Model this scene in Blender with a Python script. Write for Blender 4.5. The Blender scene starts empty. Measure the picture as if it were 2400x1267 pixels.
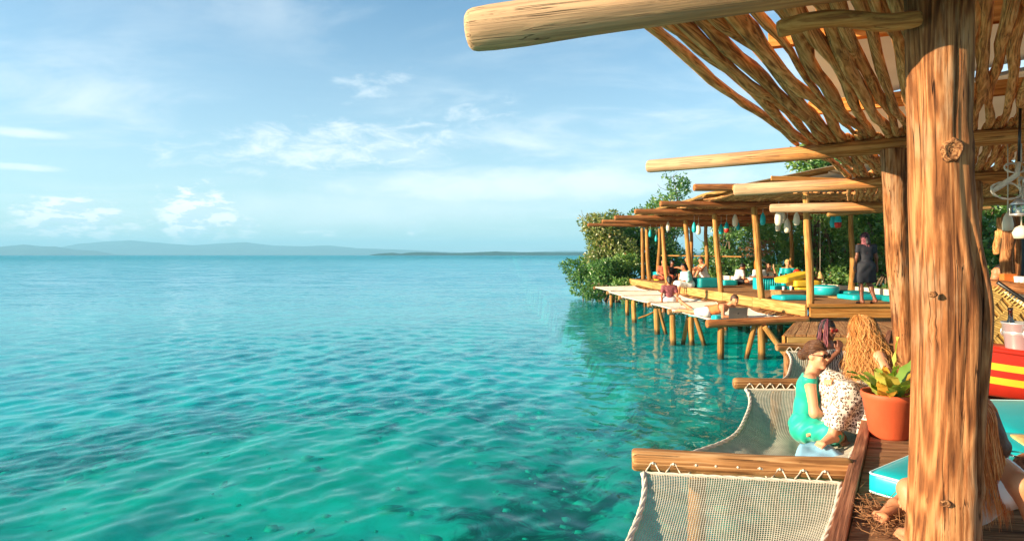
import bpy, bmesh, math, random
import numpy as np
from mathutils import Vector, Matrix
R = math.radians
random.seed(7); rng = np.random.default_rng(7)
sc = bpy.context.scene
COL = sc.collection

# ------------------------------------------------------------------ camera
EYE = 2.38            # metres above the sea
F = 1500.0            # focal length in photo pixels (2400 wide)
cam_d = bpy.data.cameras.new('camera'); cam = bpy.data.objects.new('camera', cam_d); COL.objects.link(cam)
cam.location = (0, 0, EYE); cam.rotation_euler = (R(90), 0, 0)
cam_d.sensor_width = 36; cam_d.lens = 36 * F / 2400; cam_d.shift_y = -36.5 / 2400
cam_d.clip_start = 0.05; cam_d.clip_end = 60000
sc.camera = cam

# ------------------------------------------------------------------ light
SUN_EL = R(16.5); SUN_DIR = Vector((0.955, 0.25, 0)).normalized()      # horizontal heading of the light
SUN_AZ = math.atan2(-SUN_DIR.x, -SUN_DIR.y)                          # clockwise from +Y, towards the sun
sun_d = bpy.data.lights.new('sun', 'SUN'); sun = bpy.data.objects.new('sun', sun_d); COL.objects.link(sun)
sun_d.energy = 5.0; sun_d.angle = R(0.6); sun_d.color = (1.0, 0.80, 0.56)
ld = Vector((SUN_DIR.x * math.cos(SUN_EL), SUN_DIR.y * math.cos(SUN_EL), -math.sin(SUN_EL)))
sun.rotation_euler = ld.to_track_quat('-Z', 'Y').to_euler()
sun.location = (-20, -8, 30)

vs = sc.view_settings
sc.display_settings.display_device = 'sRGB'
vs.view_transform = 'Standard'; vs.look = 'None'; vs.gamma = 1; vs.use_curve_mapping = False
vs.exposure = 1.38
cy = sc.cycles
cy.use_denoising = True
cy.max_bounces = 6; cy.diffuse_bounces = 3; cy.glossy_bounces = 2; cy.transmission_bounces = 4
cy.transparent_max_bounces = 12; cy.volume_bounces = 0
cy.sample_clamp_indirect = 6

class NT:
    """small helper around a node tree"""
    def __init__(s, tree): s.t = tree; s.t.nodes.clear()
    def n(s, typ, ins=None, **kw):
        nd = s.t.nodes.new(typ)
        for k, v in kw.items(): setattr(nd, k, v)
        for k, v in (ins or {}).items():
            if isinstance(v, bpy.types.NodeSocket): s.t.links.new(v, nd.inputs[k])
            else: nd.inputs[k].default_value = v
        return nd
    def m(s, op, a, b=0.0, c=0.0, clamp=False):
        return s.n('ShaderNodeMath', {0: a, 1: b, 2: c}, operation=op, use_clamp=clamp).outputs[0]
    def vm(s, op, a, b=(0, 0, 0)):
        return s.n('ShaderNodeVectorMath', {0: a, 1: b}, operation=op).outputs[0]
    def mix(s, f, a, b, blend='MIX'):
        nd = s.n('ShaderNodeMix', data_type='RGBA', blend_type=blend)
        for k, v in ((0, f), (6, a), (7, b)):
            if isinstance(v, bpy.types.NodeSocket): s.t.links.new(v, nd.inputs[k])
            else: nd.inputs[k].default_value = v if k == 0 else (tuple(v) + (1,))[:4]
        return nd.outputs[2]
    def ramp(s, f, stops, interp='LINEAR'):
        nd = s.n('ShaderNodeValToRGB', {0: f}); cr = nd.color_ramp; cr.interpolation = interp
        while len(cr.elements) < len(stops): cr.elements.new(0.5)
        for e, (p, c) in zip(cr.elements, stops):
            e.position = p; e.color = (tuple(c) + (1,))[:4] if hasattr(c, '__len__') else (c, c, c, 1)
        return nd.outputs[0]
    def noise(s, vec, scale=5.0, detail=3.0, rough=0.5, dist=0.0, out=0):
        ins = {'Scale': scale, 'Detail': detail, 'Roughness': rough, 'Distortion': dist}
        if vec is not None: ins['Vector'] = vec
        return s.n('ShaderNodeTexNoise', ins).outputs[out]
    def smooth(s, v, a, b):
        return s.n('ShaderNodeMapRange', {'Value': v, 'From Min': a, 'From Max': b}, interpolation_type='SMOOTHSTEP').outputs[0]
    def link(s, a, b): s.t.links.new(a, b)

# ------------------------------------------------------------------ sky
def make_world():
    w = bpy.data.worlds.new('World'); sc.world = w; w.use_nodes = True
    t = NT(w.node_tree)
    sky = t.n('ShaderNodeTexSky', sky_type='NISHITA', sun_disc=False, sun_elevation=SUN_EL,
              sun_rotation=SUN_AZ % (2 * math.pi), altitude=0, air_density=1.0, dust_density=0.4, ozone_density=1.5)
    d = t.n('ShaderNodeTexCoord').outputs['Generated']
    sep = t.n('ShaderNodeSeparateXYZ', {0: d})
    x, y, z = sep.outputs
    az = t.m('ARCTAN2', x, y); el = t.m('ARCSINE', t.m('MINIMUM', t.m('MAXIMUM', z, -1), 1))
    # high thin cloud, seen on a flat layer overhead
    zz = t.m('ADD', t.m('MAXIMUM', z, 0.0), 0.10)
    flat = t.n('ShaderNodeCombineXYZ', {0: t.m('DIVIDE', x, zz), 1: t.m('MULTIPLY', t.m('DIVIDE', y, zz), 1.5), 2: 0.3}).outputs[0]
    c1 = t.noise(flat, 0.9, 7, 0.62, 0.5)
    c2 = t.noise(flat, 0.28, 3, 0.5)
    cir = t.m('MULTIPLY', t.smooth(c1, 0.42, 0.76), t.smooth(c2, 0.36, 0.60))
    ae = t.n('ShaderNodeCombineXYZ', {0: t.m('MULTIPLY', az, 1.0), 1: t.m('MULTIPLY', el, 2.6), 2: 0.0}).outputs[0]
    nb = t.noise(ae, 11, 8, 0.6, 0.3)
    puff = t.noise(ae, 26, 8, 0.62, 0.1)
    nbs = t.m('SUBTRACT', nb, 0.5); pfs = t.m('SUBTRACT', puff, 0.5)
    nb2 = t.m('SUBTRACT', t.noise(ae, 17, 10, 0.68, 0.5), 0.5)
    dens = t.m('MULTIPLY', cir, 0.65)
    def bank(a0, e0, sa, se, tilt, nz, amt, lo, hi, top):
        # a cloud bank of given bearing, height and size with a ragged edge
        da = t.m('SUBTRACT', az, R(a0)); de = t.m('SUBTRACT', t.m('SUBTRACT', el, R(e0)), t.m('MULTIPLY', da, tilt))
        q = t.m('ADD', t.m('POWER', t.m('ABSOLUTE', t.m('DIVIDE', da, R(sa))), 2.0), t.m('POWER', t.m('ABSOLUTE', t.m('DIVIDE', de, R(se))), 2.0))
        v = t.m('ADD', t.m('SUBTRACT', 1.0, q), t.m('MULTIPLY', nz, amt))
        return t.m('MULTIPLY', t.smooth(v, lo, hi), top)
    for b in ((-15.5, 9.2, 13, 2.5, 0.10, nb2, 5.2, -0.1, 1.9, 0.80),
              (-5, 11.6, 8, 2.2, 0.30, nb2, 6.0, 0.4, 2.4, 0.55),
              (3, 6.2, 22, 1.7, 0.03, nbs, 2.4, -0.5, 1.3, 0.85),
              (-12, 3.9, 22, 2.0, 0.04, nbs, 2.0, -0.6, 1.8, 0.65),
              (-12, 14.5, 5, 1.6, 0.1, nbs, 5.4, 0.4, 1.9, 0.55),
              (-38, 8.6, 4.0, 0.5, 0.0, nbs, 2.0, 0.0, 1.2, 0.8),
              (-37.5, 6.2, 3.0, 0.35, 0.0, nbs, 2.0, 0.0, 1.2, 0.8)):
        dens = t.m('MAXIMUM', dens, bank(*b))
    cum = None
    for b in ((-26.3, 3.0, 3.4, 2.9, 0.0, pfs, 3.6, 0.0, 1.0, 1.0), (-34.6, 2.5, 4.2, 2.0, 0.0, pfs, 3.6, 0.0, 1.0, 0.95),
              (-22.4, 2.2, 1.7, 1.0, 0.0, pfs, 3.2, 0.4, 1.2, 0.8), (-8.5, 2.2, 1.1, 0.9, 0.0, pfs, 3.0, 0.4, 1.2, 0.75),
              (-16.5, 1.9, 3.0, 0.5, 0.0, pfs, 3.2, 0.4, 1.3, 0.7), (-42, 1.8, 4.0, 1.2, 0.0, pfs, 3.2, 0.4, 1.3, 0.7),
              (-30, 1.5, 7.0, 0.8, 0.0, pfs, 2.6, 0.3, 1.6, 0.6)):
        v = bank(*b); cum = v if cum is None else t.m('MAXIMUM', cum, v)
    # the shaded right-hand flank of each heap: tone follows a copy of the noise moved towards the sun
    pf2 = t.noise(t.vm('ADD', ae, (-0.016, 0.012, 0)), 26, 8, 0.62, 0.1)
    lit = t.smooth(t.m('SUBTRACT', puff, pf2), -0.05, 0.06)
    base = t.mix(1.0, sky.outputs[0], (0.84, 1.10, 1.17), 'MULTIPLY')
    hz = t.smooth(el, R(26), R(-1))
    base = t.mix(t.m('MULTIPLY', hz, 0.55), base, (4.0, 4.9, 5.5))
    col = t.mix(dens, base, (6.2, 6.6, 6.7))
    col = t.mix(cum, col, t.mix(lit, (4.9, 5.7, 6.1), (7.6, 7.4, 7.2)))
    below = t.smooth(el, R(-0.5), R(-6))
    col = t.mix(below, col, (1.5, 2.6, 2.8))
    bg = t.n('ShaderNodeBackground', {'Color': col, 'Strength': 0.073})
    t.link(bg.outputs[0], t.n('ShaderNodeOutputWorld').inputs[0])
make_world()
sc.world.cycles.sampling_method = 'MANUAL'; sc.world.cycles.sample_map_resolution = 512

# ------------------------------------------------------------------ helpers: objects
def W(px, py, Y):
    """photo pixel at depth Y -> world"""
    return Vector(((px - 1200) / F * Y, Y, EYE - (py - 597) / F * Y))
def G(px, py, z):
    """photo pixel on the level z -> world"""
    Y = F * (EYE - z) / (py - 597)
    return Vector(((px - 1200) / F * Y, Y, z))
def mesh_from(name, V, Fc, mats, smooth=True, fmat=None):
    me = bpy.data.meshes.new(name)
    V = np.asarray(V, dtype=np.float32)
    if isinstance(Fc, np.ndarray):
        nF, k = Fc.shape
        me.vertices.add(len(V)); me.vertices.foreach_set('co', V.ravel())
        me.loops.add(nF * k); me.loops.foreach_set('vertex_index', Fc.astype(np.int32).ravel())
        me.polygons.add(nF); me.polygons.foreach_set('loop_start', np.arange(0, nF * k, k, dtype=np.int32))
        me.polygons.foreach_set('loop_total', np.full(nF, k, dtype=np.int32))
        me.update(calc_edges=True)
    else:
        me.from_pydata([tuple(v) for v in V], [], [tuple(f) for f in Fc]); me.update()
    if not isinstance(mats, (list, tuple)): mats = [mats]
    for m in mats: me.materials.append(m)
    if smooth is True: me.polygons.foreach_set('use_smooth', np.ones(len(me.polygons), dtype=bool))
    if fmat is not None: me.polygons.foreach_set('material_index', np.asarray(fmat, dtype=np.int32))
    return me
def put(name, me, parent=None, loc=None, mat4=None):
    o = bpy.data.objects.new(name, me); COL.objects.link(o)
    if parent is not None: o.parent = parent
    if mat4 is not None: o.matrix_local = mat4
    elif loc is not None: o.location = loc
    return o
def ob(name, V, Fc, mats, parent=None, smooth=True, loc=None, mat4=None, fmat=None):
    return put(name, mesh_from(name, V, Fc, mats, smooth, fmat), parent, loc, mat4)
def tag(o, label, cat, group=None):
    o['label'] = label; o['category'] = cat
    if group: o['group'] = group
    return o
def thing(name, label, cat, loc=(0, 0, 0), rz=0.0, group=None):
    o = bpy.data.objects.new(name, None); COL.objects.link(o); o.empty_display_size = 0.1
    o.location = loc; o.rotation_euler = (0, 0, rz)
    return tag(o, label, cat, group)
def struct(o): o['kind'] = 'structure'; return o
def stuff(o): o['kind'] = 'stuff'; return o
def axis_mat(p0, p1, roll=0.0):
    """local +Z runs from p0 to p1"""
    p0 = Vector(p0); d = Vector(p1) - p0
    q = d.to_track_quat('Z', 'Y')
    return Matrix.Translation(p0) @ q.to_matrix().to_4x4() @ Matrix.Rotation(roll, 4, 'Z')
def frames(P):
    P = np.asarray(P, float); T = np.gradient(P, axis=0); T /= np.linalg.norm(T, axis=1)[:, None] + 1e-9
    up = np.array([0.0, 0, 1]) if abs(T[0][2]) < 0.9 else np.array([1.0, 0, 0])
    N = np.zeros_like(P); n = np.cross(T[0], up); n /= np.linalg.norm(n)
    for i in range(len(P)):
        n = n - T[i] * np.dot(n, T[i]); n /= np.linalg.norm(n) + 1e-9; N[i] = n
    return T, N, np.cross(T, N)
def tube(P, rad, sides=8, cap=True, prof=None):
    """swept tube along the points; prof(i, angles) multiplies the radius"""
    P = np.asarray(P, float); n = len(P); rad = np.broadcast_to(np.asarray(rad, float), (n,))
    T, N, B = frames(P); a = np.linspace(0, 2 * math.pi, sides, endpoint=False)
    ca, sa = np.cos(a), np.sin(a)
    V = []
    for i in range(n):
        r = rad[i] * (prof(i, a) if prof else 1.0)
        V.append(P[i] + (r * ca)[:, None] * N[i] + (r * sa)[:, None] * B[i])
    V = np.concatenate(V)
    i = np.arange(n - 1)[:, None] * sides; j = np.arange(sides)[None, :]; jn = (j + 1) % sides
    Q = np.stack([i + j, i + jn, i + sides + jn, i + sides + j], -1).reshape(-1, 4)
    faces = [tuple(q) for q in Q]
    if cap: faces += [tuple(range(sides))[::-1], tuple(range((n - 1) * sides, n * sides))]
    return V, faces
def join(parts):
    V, Fc, o = [], [], 0
    for v, f in parts:
        V.append(np.asarray(v, float)); Fc += [tuple(int(i) + o for i in q) for q in f]; o += len(v)
    return np.concatenate(V), Fc
def boxm(sx, sy, sz, c=(0, 0, 0), bev=0.0):
    """box with chamfered edges"""
    hx, hy, hz = sx / 2, sy / 2, sz / 2
    if bev <= 0:
        V = [(x, y, z) for z in (-hz, hz) for y in (-hy, hy) for x in (-hx, hx)]
        Fc = [(0, 2, 3, 1), (4, 5, 7, 6), (0, 1, 5, 4), (2, 6, 7, 3), (0, 4, 6, 2), (1, 3, 7, 5)]
        return np.array(V) + np.array(c), Fc
    bm = bmesh.new(); bmesh.ops.create_cube(bm, size=1.0)
    for v in bm.verts: v.co = (v.co.x * sx, v.co.y * sy, v.co.z * sz)
    bmesh.ops.bevel(bm, geom=bm.edges[:], offset=bev, segments=2, affect='EDGES', profile=0.6)
    bm.verts.index_update(); V = np.array([v.co[:] for v in bm.verts]) + np.array(c); Fc = [tuple(v.index for v in f.verts) for f in bm.faces]; bm.free()
    return V, Fc
def lathe(prof, sides=24, cap=True):
    n = len(prof); a = np.linspace(0, 2 * math.pi, sides, endpoint=False)
    V = np.concatenate([np.stack([r * np.cos(a), r * np.sin(a), np.full(sides, z)], 1) for r, z in prof])
    Fc = [(i * sides + j, i * sides + (j + 1) % sides, (i + 1) * sides + (j + 1) % sides, (i + 1) * sides + j) for i in range(n - 1) for j in range(sides)]
    if cap: Fc += [tuple(range(sides))[::-1], tuple(range((n - 1) * sides, n * sides))]
    return V, Fc
def xf(VF, M):
    V, Fc = VF; V = np.asarray(V, float); M = np.array(M)
    return V @ M[:3, :3].T + M[:3, 3], Fc

def log_mesh(name, L, r0, r1, mat, wob=0.015, sides=14, segs=None, knots=2, seed=0, rough=0.05, bulge=0.0):
    """a rough round timber along local +Z: wobbling axis, uneven section, knots, worn chamfered ends"""
    g = np.random.default_rng(seed); segs = segs or max(6, int(L / 0.16))
    z = np.concatenate([[0, 0.012, 0.035], np.linspace(0.12, L - 0.12, segs), [L - 0.035, L - 0.012, L]])
    u = z / L
    ph = g.uniform(0, 6.3, 6)
    x = wob * (np.sin(2.3 * u * 3 + ph[0]) + 0.5 * np.sin(7 * u + ph[1])); y = wob * (np.sin(2.0 * u * 3 + ph[2]) + 0.5 * np.sin(6 * u + ph[3]))
    r = (r0 + (r1 - r0) * u) * (1 + 0.04 * np.sin(9 * u + ph[4]))
    r = r + bulge * np.exp(-((z - 0.2) / 0.28) ** 2)
    r[0] *= 0.80; r[1] *= 0.93; r[2] *= 0.985; r[-1] *= 0.80; r[-2] *= 0.93; r[-3] *= 0.985
    kz = g.uniform(0.15, 0.9, knots) * L; ka = g.uniform(0, 6.3, knots); fl = g.uniform(0, 6.3, 5)
    def prof(i, a):
        p = 1 + rough * (0.6 * np.sin(2 * a + fl[0] + 1.3 * z[i]) + 0.4 * np.sin(3 * a + fl[1] - 0.9 * z[i]) + 0.22 * np.sin(7 * a + fl[2] + 2 * z[i]))
        for k in range(knots):
            da = (a - ka[k] + math.pi) % (2 * math.pi) - math.pi
            p = p + 0.16 * np.exp(-(da / 0.35) ** 2 - ((z[i] - kz[k]) / 0.07) ** 2)
        return p
    V, Fc = tube(np.stack([x, y, z], 1), r, sides, True, prof)
    return mesh_from(name, V, Fc, mat)
def log(name, p0, p1, r0, r1, mat, parent=None, seed=None, roll=None, **kw):
    seed = random.randrange(9999) if seed is None else seed
    L = (Vector(p1) - Vector(p0)).length
    me = log_mesh(name, L, r0, r1, mat, seed=seed, **kw)
    M = axis_mat(p0, p1, random.uniform(0, 6.28) if roll is None else roll)
    if parent is not None: M = parent.matrix_basis.inverted() @ M
    return put(name, me, parent, mat4=M)
# ------------------------------------------------------------------ materials
def new_mat(name):
    m = bpy.data.materials.new(name); m.use_nodes = True
    return m, NT(m.node_tree)
def finish(t, bsdf, disp=None):
    t.link(bsdf if isinstance(bsdf, bpy.types.NodeSocket) else bsdf.outputs[0], t.n('ShaderNodeOutputMaterial').inputs[0])
def plain(name, col, rough=0.6, var=0.10, scale=6.0, bump=0.0, bscale=60, spec=0.4, metal=0.0, sheen=0.0, coord='Object', sss=0.0):
    m, t = new_mat(name)
    co = t.n('ShaderNodeTexCoord').outputs[coord]
    n = t.noise(co, scale, 4, 0.6)
    c = t.mix(t.m('MULTIPLY', t.smooth(n, 0.3, 0.75), 1.0), tuple(v * (1 - var) for v in col), tuple(min(1, v * (1 + var)) for v in col))
    ins = {'Base Color': c, 'Roughness': rough, 'Specular IOR Level': spec, 'Metallic': metal}
    if sheen: ins['Sheen Weight'] = sheen
    if sss: ins['Subsurface Weight'] = sss; ins['Subsurface Radius'] = (0.02, 0.008, 0.004); ins['Subsurface Scale'] = 1.0
    if bump:
        ins['Normal'] = t.n('ShaderNodeBump', {'Height': t.noise(co, bscale, 3, 0.6), 'Strength': 0.6, 'Distance': bump}).outputs[0]
    finish(t, t.n('ShaderNodeBsdfPrincipled', ins)); return m
def wood(name, dark, mid, light, lengthwise='Z', rings=26.0, stretch=1.1, rough=0.84, cracks=0.75, bleach=None, bl_len=(1.0, 2.4), spot=0.35, ior=0.22, knots=0.8, wet=False, pale=None):
    """grain drawn out along one local axis, with drying cracks, stains and (optionally) a bleached outer end"""
    m, t = new_mat(name)
    co = t.n('ShaderNodeTexCoord').outputs['Object']
    rnd = t.n('ShaderNodeObjectInfo').outputs['Random']
    sc3 = {'Z': (rings, rings, stretch), 'X': (stretch, rings, rings), 'Y': (rings, stretch, rings)}[lengthwise]
    v = t.vm('MULTIPLY', co, sc3)
    v = t.vm('ADD', v, t.n('ShaderNodeCombineXYZ', {0: t.m('MULTIPLY', rnd, 37.0), 1: t.m('MULTIPLY', rnd, 91.0), 2: t.m('MULTIPLY', rnd, 53.0)}).outputs[0])
    g1 = t.noise(v, 1.0, 7, 0.66, 0.6)
    g2 = t.noise(t.vm('MULTIPLY', v, (2.6, 2.6, 2.6)), 1.0, 5, 0.65)
    gl = t.noise(t.vm('MULTIPLY', v, (0.35, 0.35, 0.35)), 1.0, 2, 0.5, 0.4)
    line = t.m('ADD', 0.5, t.m('MULTIPLY', t.m('SINE', t.m('MULTIPLY', gl, 75.0)), 0.5))      # growth lines
    big = t.noise(t.vm('ADD', co, t.n('ShaderNodeCombineXYZ', {0: t.m('MULTIPLY', rnd, 11.0)}).outputs[0]), 2.6, 5, 0.62)
    gr = t.m('ADD', t.m('ADD', t.m('MULTIPLY', g1, 0.55), t.m('MULTIPLY', g2, 0.33)), t.m('MULTIPLY', t.m('POWER', line, 1.6), 0.12))
    c = t.ramp(gr, [(0.36, dark), (0.475, mid), (0.60, light)])
    c = t.mix(t.m('MULTIPLY', t.smooth(big, 0.48, 0.68), spot), c, t.mix(g2, tuple(a * 0.35 for a in mid), tuple(a * 0.75 for a in mid)))
    if pale:
        pn = t.noise(t.vm('MULTIPLY', co, (5, 5, 1.6)), 1.0, 4, 0.6)
        c = t.mix(t.m('MULTIPLY', t.smooth(t.m('ADD', pn, t.m('MULTIPLY', t.m('SUBTRACT', g2, 0.5), 0.5)), 0.50, 0.66), 0.55), c, t.mix(g1, tuple(a * 0.6 for a in pale), pale))
    kv = t.vm('MULTIPLY', v, tuple(q / rings * 3.2 if q == rings else 1.6 for q in sc3))
    kd = t.n('ShaderNodeTexVoronoi', {'Vector': t.vm('ADD', kv, t.vm('MULTIPLY', t.noise(kv, 3.0, 2, 0.5, out=1), (0.16, 0.16, 0.16))), 'Scale': 1.0, 'Randomness': 1.0}).outputs['Distance']
    knot = t.m('MULTIPLY', t.smooth(kd, 0.13, 0.05), knots)
    c = t.mix(knot, c, tuple(a * 0.5 for a in dark))
    tone = t.m('ADD', 0.82, t.m('MULTIPLY', rnd, 0.36))
    c = t.mix(1.0, c, t.n('ShaderNodeCombineXYZ', {0: tone, 1: tone, 2: tone}).outputs[0], 'MULTIPLY')
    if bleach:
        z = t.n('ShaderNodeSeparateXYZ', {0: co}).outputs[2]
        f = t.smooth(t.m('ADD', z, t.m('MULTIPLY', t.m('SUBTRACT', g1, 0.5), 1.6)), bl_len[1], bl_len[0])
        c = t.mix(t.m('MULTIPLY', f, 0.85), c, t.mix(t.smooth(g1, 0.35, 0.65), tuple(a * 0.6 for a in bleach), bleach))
    ck = t.noise(t.vm('MULTIPLY', v, {'Z': (1.3, 1.3, 0.18), 'X': (0.18, 1.3, 1.3), 'Y': (1.3, 0.18, 1.3)}[lengthwise]), 1.0, 2, 0.5, 0.3)
    crk = t.m('MULTIPLY', t.m('MULTIPLY', t.smooth(t.m('ABSOLUTE', t.m('SUBTRACT', ck, 0.5)), 0.012, 0.0), t.smooth(big, 0.40, 0.55)), cracks)
    c = t.mix(crk, c, tuple(a * 0.22 for a in dark))
    if wet:      # dark weedy band where the tide reaches
        pz = t.n('ShaderNodeSeparateXYZ', {0: t.n('ShaderNodeNewGeometry').outputs['Position']}).outputs[2]
        c = t.mix(t.m('MULTIPLY', t.smooth(t.m('ADD', pz, t.m('MULTIPLY', t.m('SUBTRACT', g1, 0.5), 0.25)), 0.20, 0.06), 0.85), c, (0.035, 0.032, 0.014))
    h = t.m('SUBTRACT', t.m('ADD', t.m('MULTIPLY', g1, 0.7), t.m('MULTIPLY', g2, 0.5)), t.m('MULTIPLY', crk, 0.8))
    b = t.n('ShaderNodeBump', {'Height': h, 'Strength': 0.9, 'Distance': 0.010}).outputs[0]
    finish(t, t.n('ShaderNodeBsdfPrincipled', {'Base Color': c, 'Roughness': rough, 'Specular IOR Level': ior, 'Normal': b})); return m

M = {}
M['post'] = wood('post_wood', (0.085, 0.028, 0.009), (0.26, 0.095, 0.029), (0.45, 0.205, 0.076), rings=17, stretch=1.5, spot=0.6, cracks=0.95, pale=(0.50, 0.31, 0.165))
M['knot'] = wood('knot_wood', (0.05, 0.018, 0.007), (0.20, 0.08, 0.028), (0.40, 0.20, 0.08), rings=40, stretch=40, spot=0.4, knots=0.0)
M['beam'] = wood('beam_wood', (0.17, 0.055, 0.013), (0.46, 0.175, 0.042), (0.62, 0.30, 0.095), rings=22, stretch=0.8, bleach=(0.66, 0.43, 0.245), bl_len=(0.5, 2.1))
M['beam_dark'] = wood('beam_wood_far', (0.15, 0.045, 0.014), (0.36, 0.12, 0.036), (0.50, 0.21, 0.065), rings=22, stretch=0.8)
M['stick'] = wood('stick_wood', (0.21, 0.070, 0.020), (0.64, 0.27, 0.080), (0.86, 0.47, 0.19), rings=30, stretch=1.5, spot=0.5)
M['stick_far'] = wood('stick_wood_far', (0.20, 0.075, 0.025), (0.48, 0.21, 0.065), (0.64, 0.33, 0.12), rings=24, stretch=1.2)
M['pole'] = wood('pole_wood', (0.20, 0.075, 0.018), (0.41, 0.19, 0.047), (0.52, 0.285, 0.09), rings=20, stretch=0.8, cracks=0.5, wet=True)
M['hamlog'] = wood('hammock_log_wood', (0.17, 0.07, 0.022), (0.38, 0.18, 0.062), (0.55, 0.33, 0.15), rings=16, stretch=0.6, spot=0.3)
M['plank'] = wood('plank_wood', (0.125, 0.052, 0.022), (0.27, 0.125, 0.052), (0.40, 0.21, 0.10), lengthwise='X', rings=24, stretch=1.3, spot=0.35)
M['plank_warm'] = wood('plank_wood_warm', (0.20, 0.08, 0.03), (0.40, 0.185, 0.07), (0.52, 0.29, 0.12), lengthwise='X', rings=20, stretch=0.9, spot=0.3)
M['kerb'] = wood('edge_board_wood', (0.13, 0.045, 0.022), (0.26, 0.095, 0.045), (0.38, 0.16, 0.08), lengthwise='X', rings=20, stretch=0.8)
M['fascia'] = wood('fascia_wood', (0.30, 0.14, 0.036), (0.50, 0.265, 0.077), (0.60, 0.36, 0.125), lengthwise='X', rings=12, stretch=0.6, cracks=0.3, spot=0.2)
M['orange_timber'] = wood('orange_timber', (0.36, 0.12, 0.02), (0.56, 0.215, 0.045), (0.66, 0.31, 0.085), lengthwise='X', rings=16, stretch=0.6, cracks=0.3, spot=0.2)
M['rope'] = plain('rope', (0.66, 0.58, 0.46), 0.85, 0.16, 40, 0.002, 220)
M['net'] = plain('net_cord', (0.50, 0.46, 0.36), 0.85, 0.14, 9)
M['netcloth'] = plain('hammock_weave', (0.74, 0.66, 0.55), 0.85, 0.08, 8, 0.004, 90)
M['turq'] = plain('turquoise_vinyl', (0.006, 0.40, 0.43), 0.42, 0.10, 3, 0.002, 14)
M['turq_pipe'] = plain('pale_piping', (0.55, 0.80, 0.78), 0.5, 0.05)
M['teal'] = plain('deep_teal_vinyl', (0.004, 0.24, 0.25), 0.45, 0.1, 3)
M['yellow'] = plain('yellow_vinyl', (0.78, 0.48, 0.03), 0.45, 0.10, 3)
M['cream'] = plain('cream_paint', (0.74, 0.64, 0.48), 0.6, 0.10, 5)
M['white'] = plain('white_paint', (0.78, 0.76, 0.72), 0.5, 0.05)
M['terracotta'] = plain('terracotta', (0.58, 0.095, 0.030), 0.62, 0.10, 5, 0.002, 50)
M['soil'] = plain('soil', (0.05, 0.03, 0.018), 0.95, 0.3, 30, 0.01, 60)
M['red'] = plain('red_paint', (0.52, 0.028, 0.012), 0.45, 0.12, 5)
M['stripe'] = plain('yellow_paint', (0.80, 0.50, 0.03), 0.45, 0.08, 5)
M['orange'] = plain('orange_glaze', (0.62, 0.15, 0.015), 0.35, 0.12, 5)
M['steel'] = plain('steel', (0.50, 0.50, 0.49), 0.30, 0.06, 8, metal=0.55)
M['black'] = plain('black_cloth', (0.016, 0.017, 0.024), 0.75, 0.2, 8)
M['black_obj'] = plain('black_plastic', (0.012, 0.011, 0.010), 0.35, 0.2, 8)
M['straw'] = plain('straw', (0.56, 0.36, 0.13), 0.8, 0.25, 40, 0.004, 150)
M['palm'] = plain('woven_palm', (0.30, 0.16, 0.035), 0.6, 0.30, 22, 0.003, 120)
M['palm_pale'] = plain('woven_palm_pale', (0.50, 0.32, 0.09), 0.6, 0.22, 22, 0.003, 120)
M['dry'] = plain('dry_flower', (0.34, 0.16, 0.09), 0.9, 0.35, 30)
M['fibre'] = plain('dry_fibre', (0.33, 0.15, 0.06), 0.9, 0.3, 30)
M['laptop'] = plain('laptop_shell', (0.17, 0.155, 0.14), 0.38, 0.04, metal=0.75)
M['green_dress'] = plain('green_dress', (0.005, 0.40, 0.27), 0.55, 0.10, 6, 0.004, 12, sheen=0.2)
M['white_cloth'] = plain('white_cloth', (0.76, 0.74, 0.70), 0.8, 0.06, 7, 0.006, 14)
M['grey_cloth'] = plain('grey_white_cloth', (0.56, 0.56, 0.56), 0.85, 0.06, 7, 0.006, 14)
M['aqua_cloth'] = plain('aqua_cloth', (0.36, 0.70, 0.66), 0.8, 0.25, 9, 0.006, 14)
M['orange_cloth'] = plain('orange_cloth', (0.62, 0.17, 0.045), 0.8, 0.12, 7, 0.006, 14)
M['rust_cloth'] = plain('rust_cloth', (0.42, 0.10, 0.05), 0.8, 0.12, 7, 0.006, 14)
M['blue_cloth'] = plain('pale_blue_cloth', (0.30, 0.60, 0.78), 0.8, 0.05, 7)
M['skin_tan'] = plain('skin_tan', (0.56, 0.23, 0.105), 0.5, 0.07, 9, sss=0.08)
M['skin_fair'] = plain('skin_fair', (0.66, 0.31, 0.165), 0.5, 0.06, 9, sss=0.08)
M['skin_dark'] = plain('skin_dark', (0.20, 0.072, 0.036), 0.45, 0.10, 9, sss=0.05)
M['skin_sun'] = plain('skin_sunburnt', (0.50, 0.175, 0.075), 0.5, 0.08, 9, sss=0.08)
def hair_mat(name, a, b, c):
    m, t = new_mat(name)
    at = t.n('ShaderNodeAttribute', attribute_name='tone').outputs['Fac']
    col = t.ramp(at, [(0.0, a), (0.5, b), (1.0, c)])
    finish(t, t.n('ShaderNodeBsdfPrincipled', {'Base Color': col, 'Roughness': 0.42, 'Specular IOR Level': 0.35})); return m
M['hair_blond'] = hair_mat('hair_blond', (0.22, 0.065, 0.014), (0.64, 0.25, 0.052), (0.88, 0.50, 0.17))
M['hair_red'] = hair_mat('hair_auburn', (0.20, 0.035, 0.008), (0.66, 0.16, 0.025), (0.88, 0.45, 0.16))
M['hair_braid'] = hair_mat('hair_pink_braids', (0.02, 0.010, 0.012), (0.20, 0.05, 0.065), (0.46, 0.15, 0.17))
M['hair_bun'] = hair_mat('hair_bun_brown', (0.05, 0.020, 0.010), (0.13, 0.055, 0.026), (0.27, 0.125, 0.058))
M['hair_brown'] = plain('hair_brown', (0.085, 0.038, 0.020), 0.5, 0.35, 35, 0.004, 120)
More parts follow.
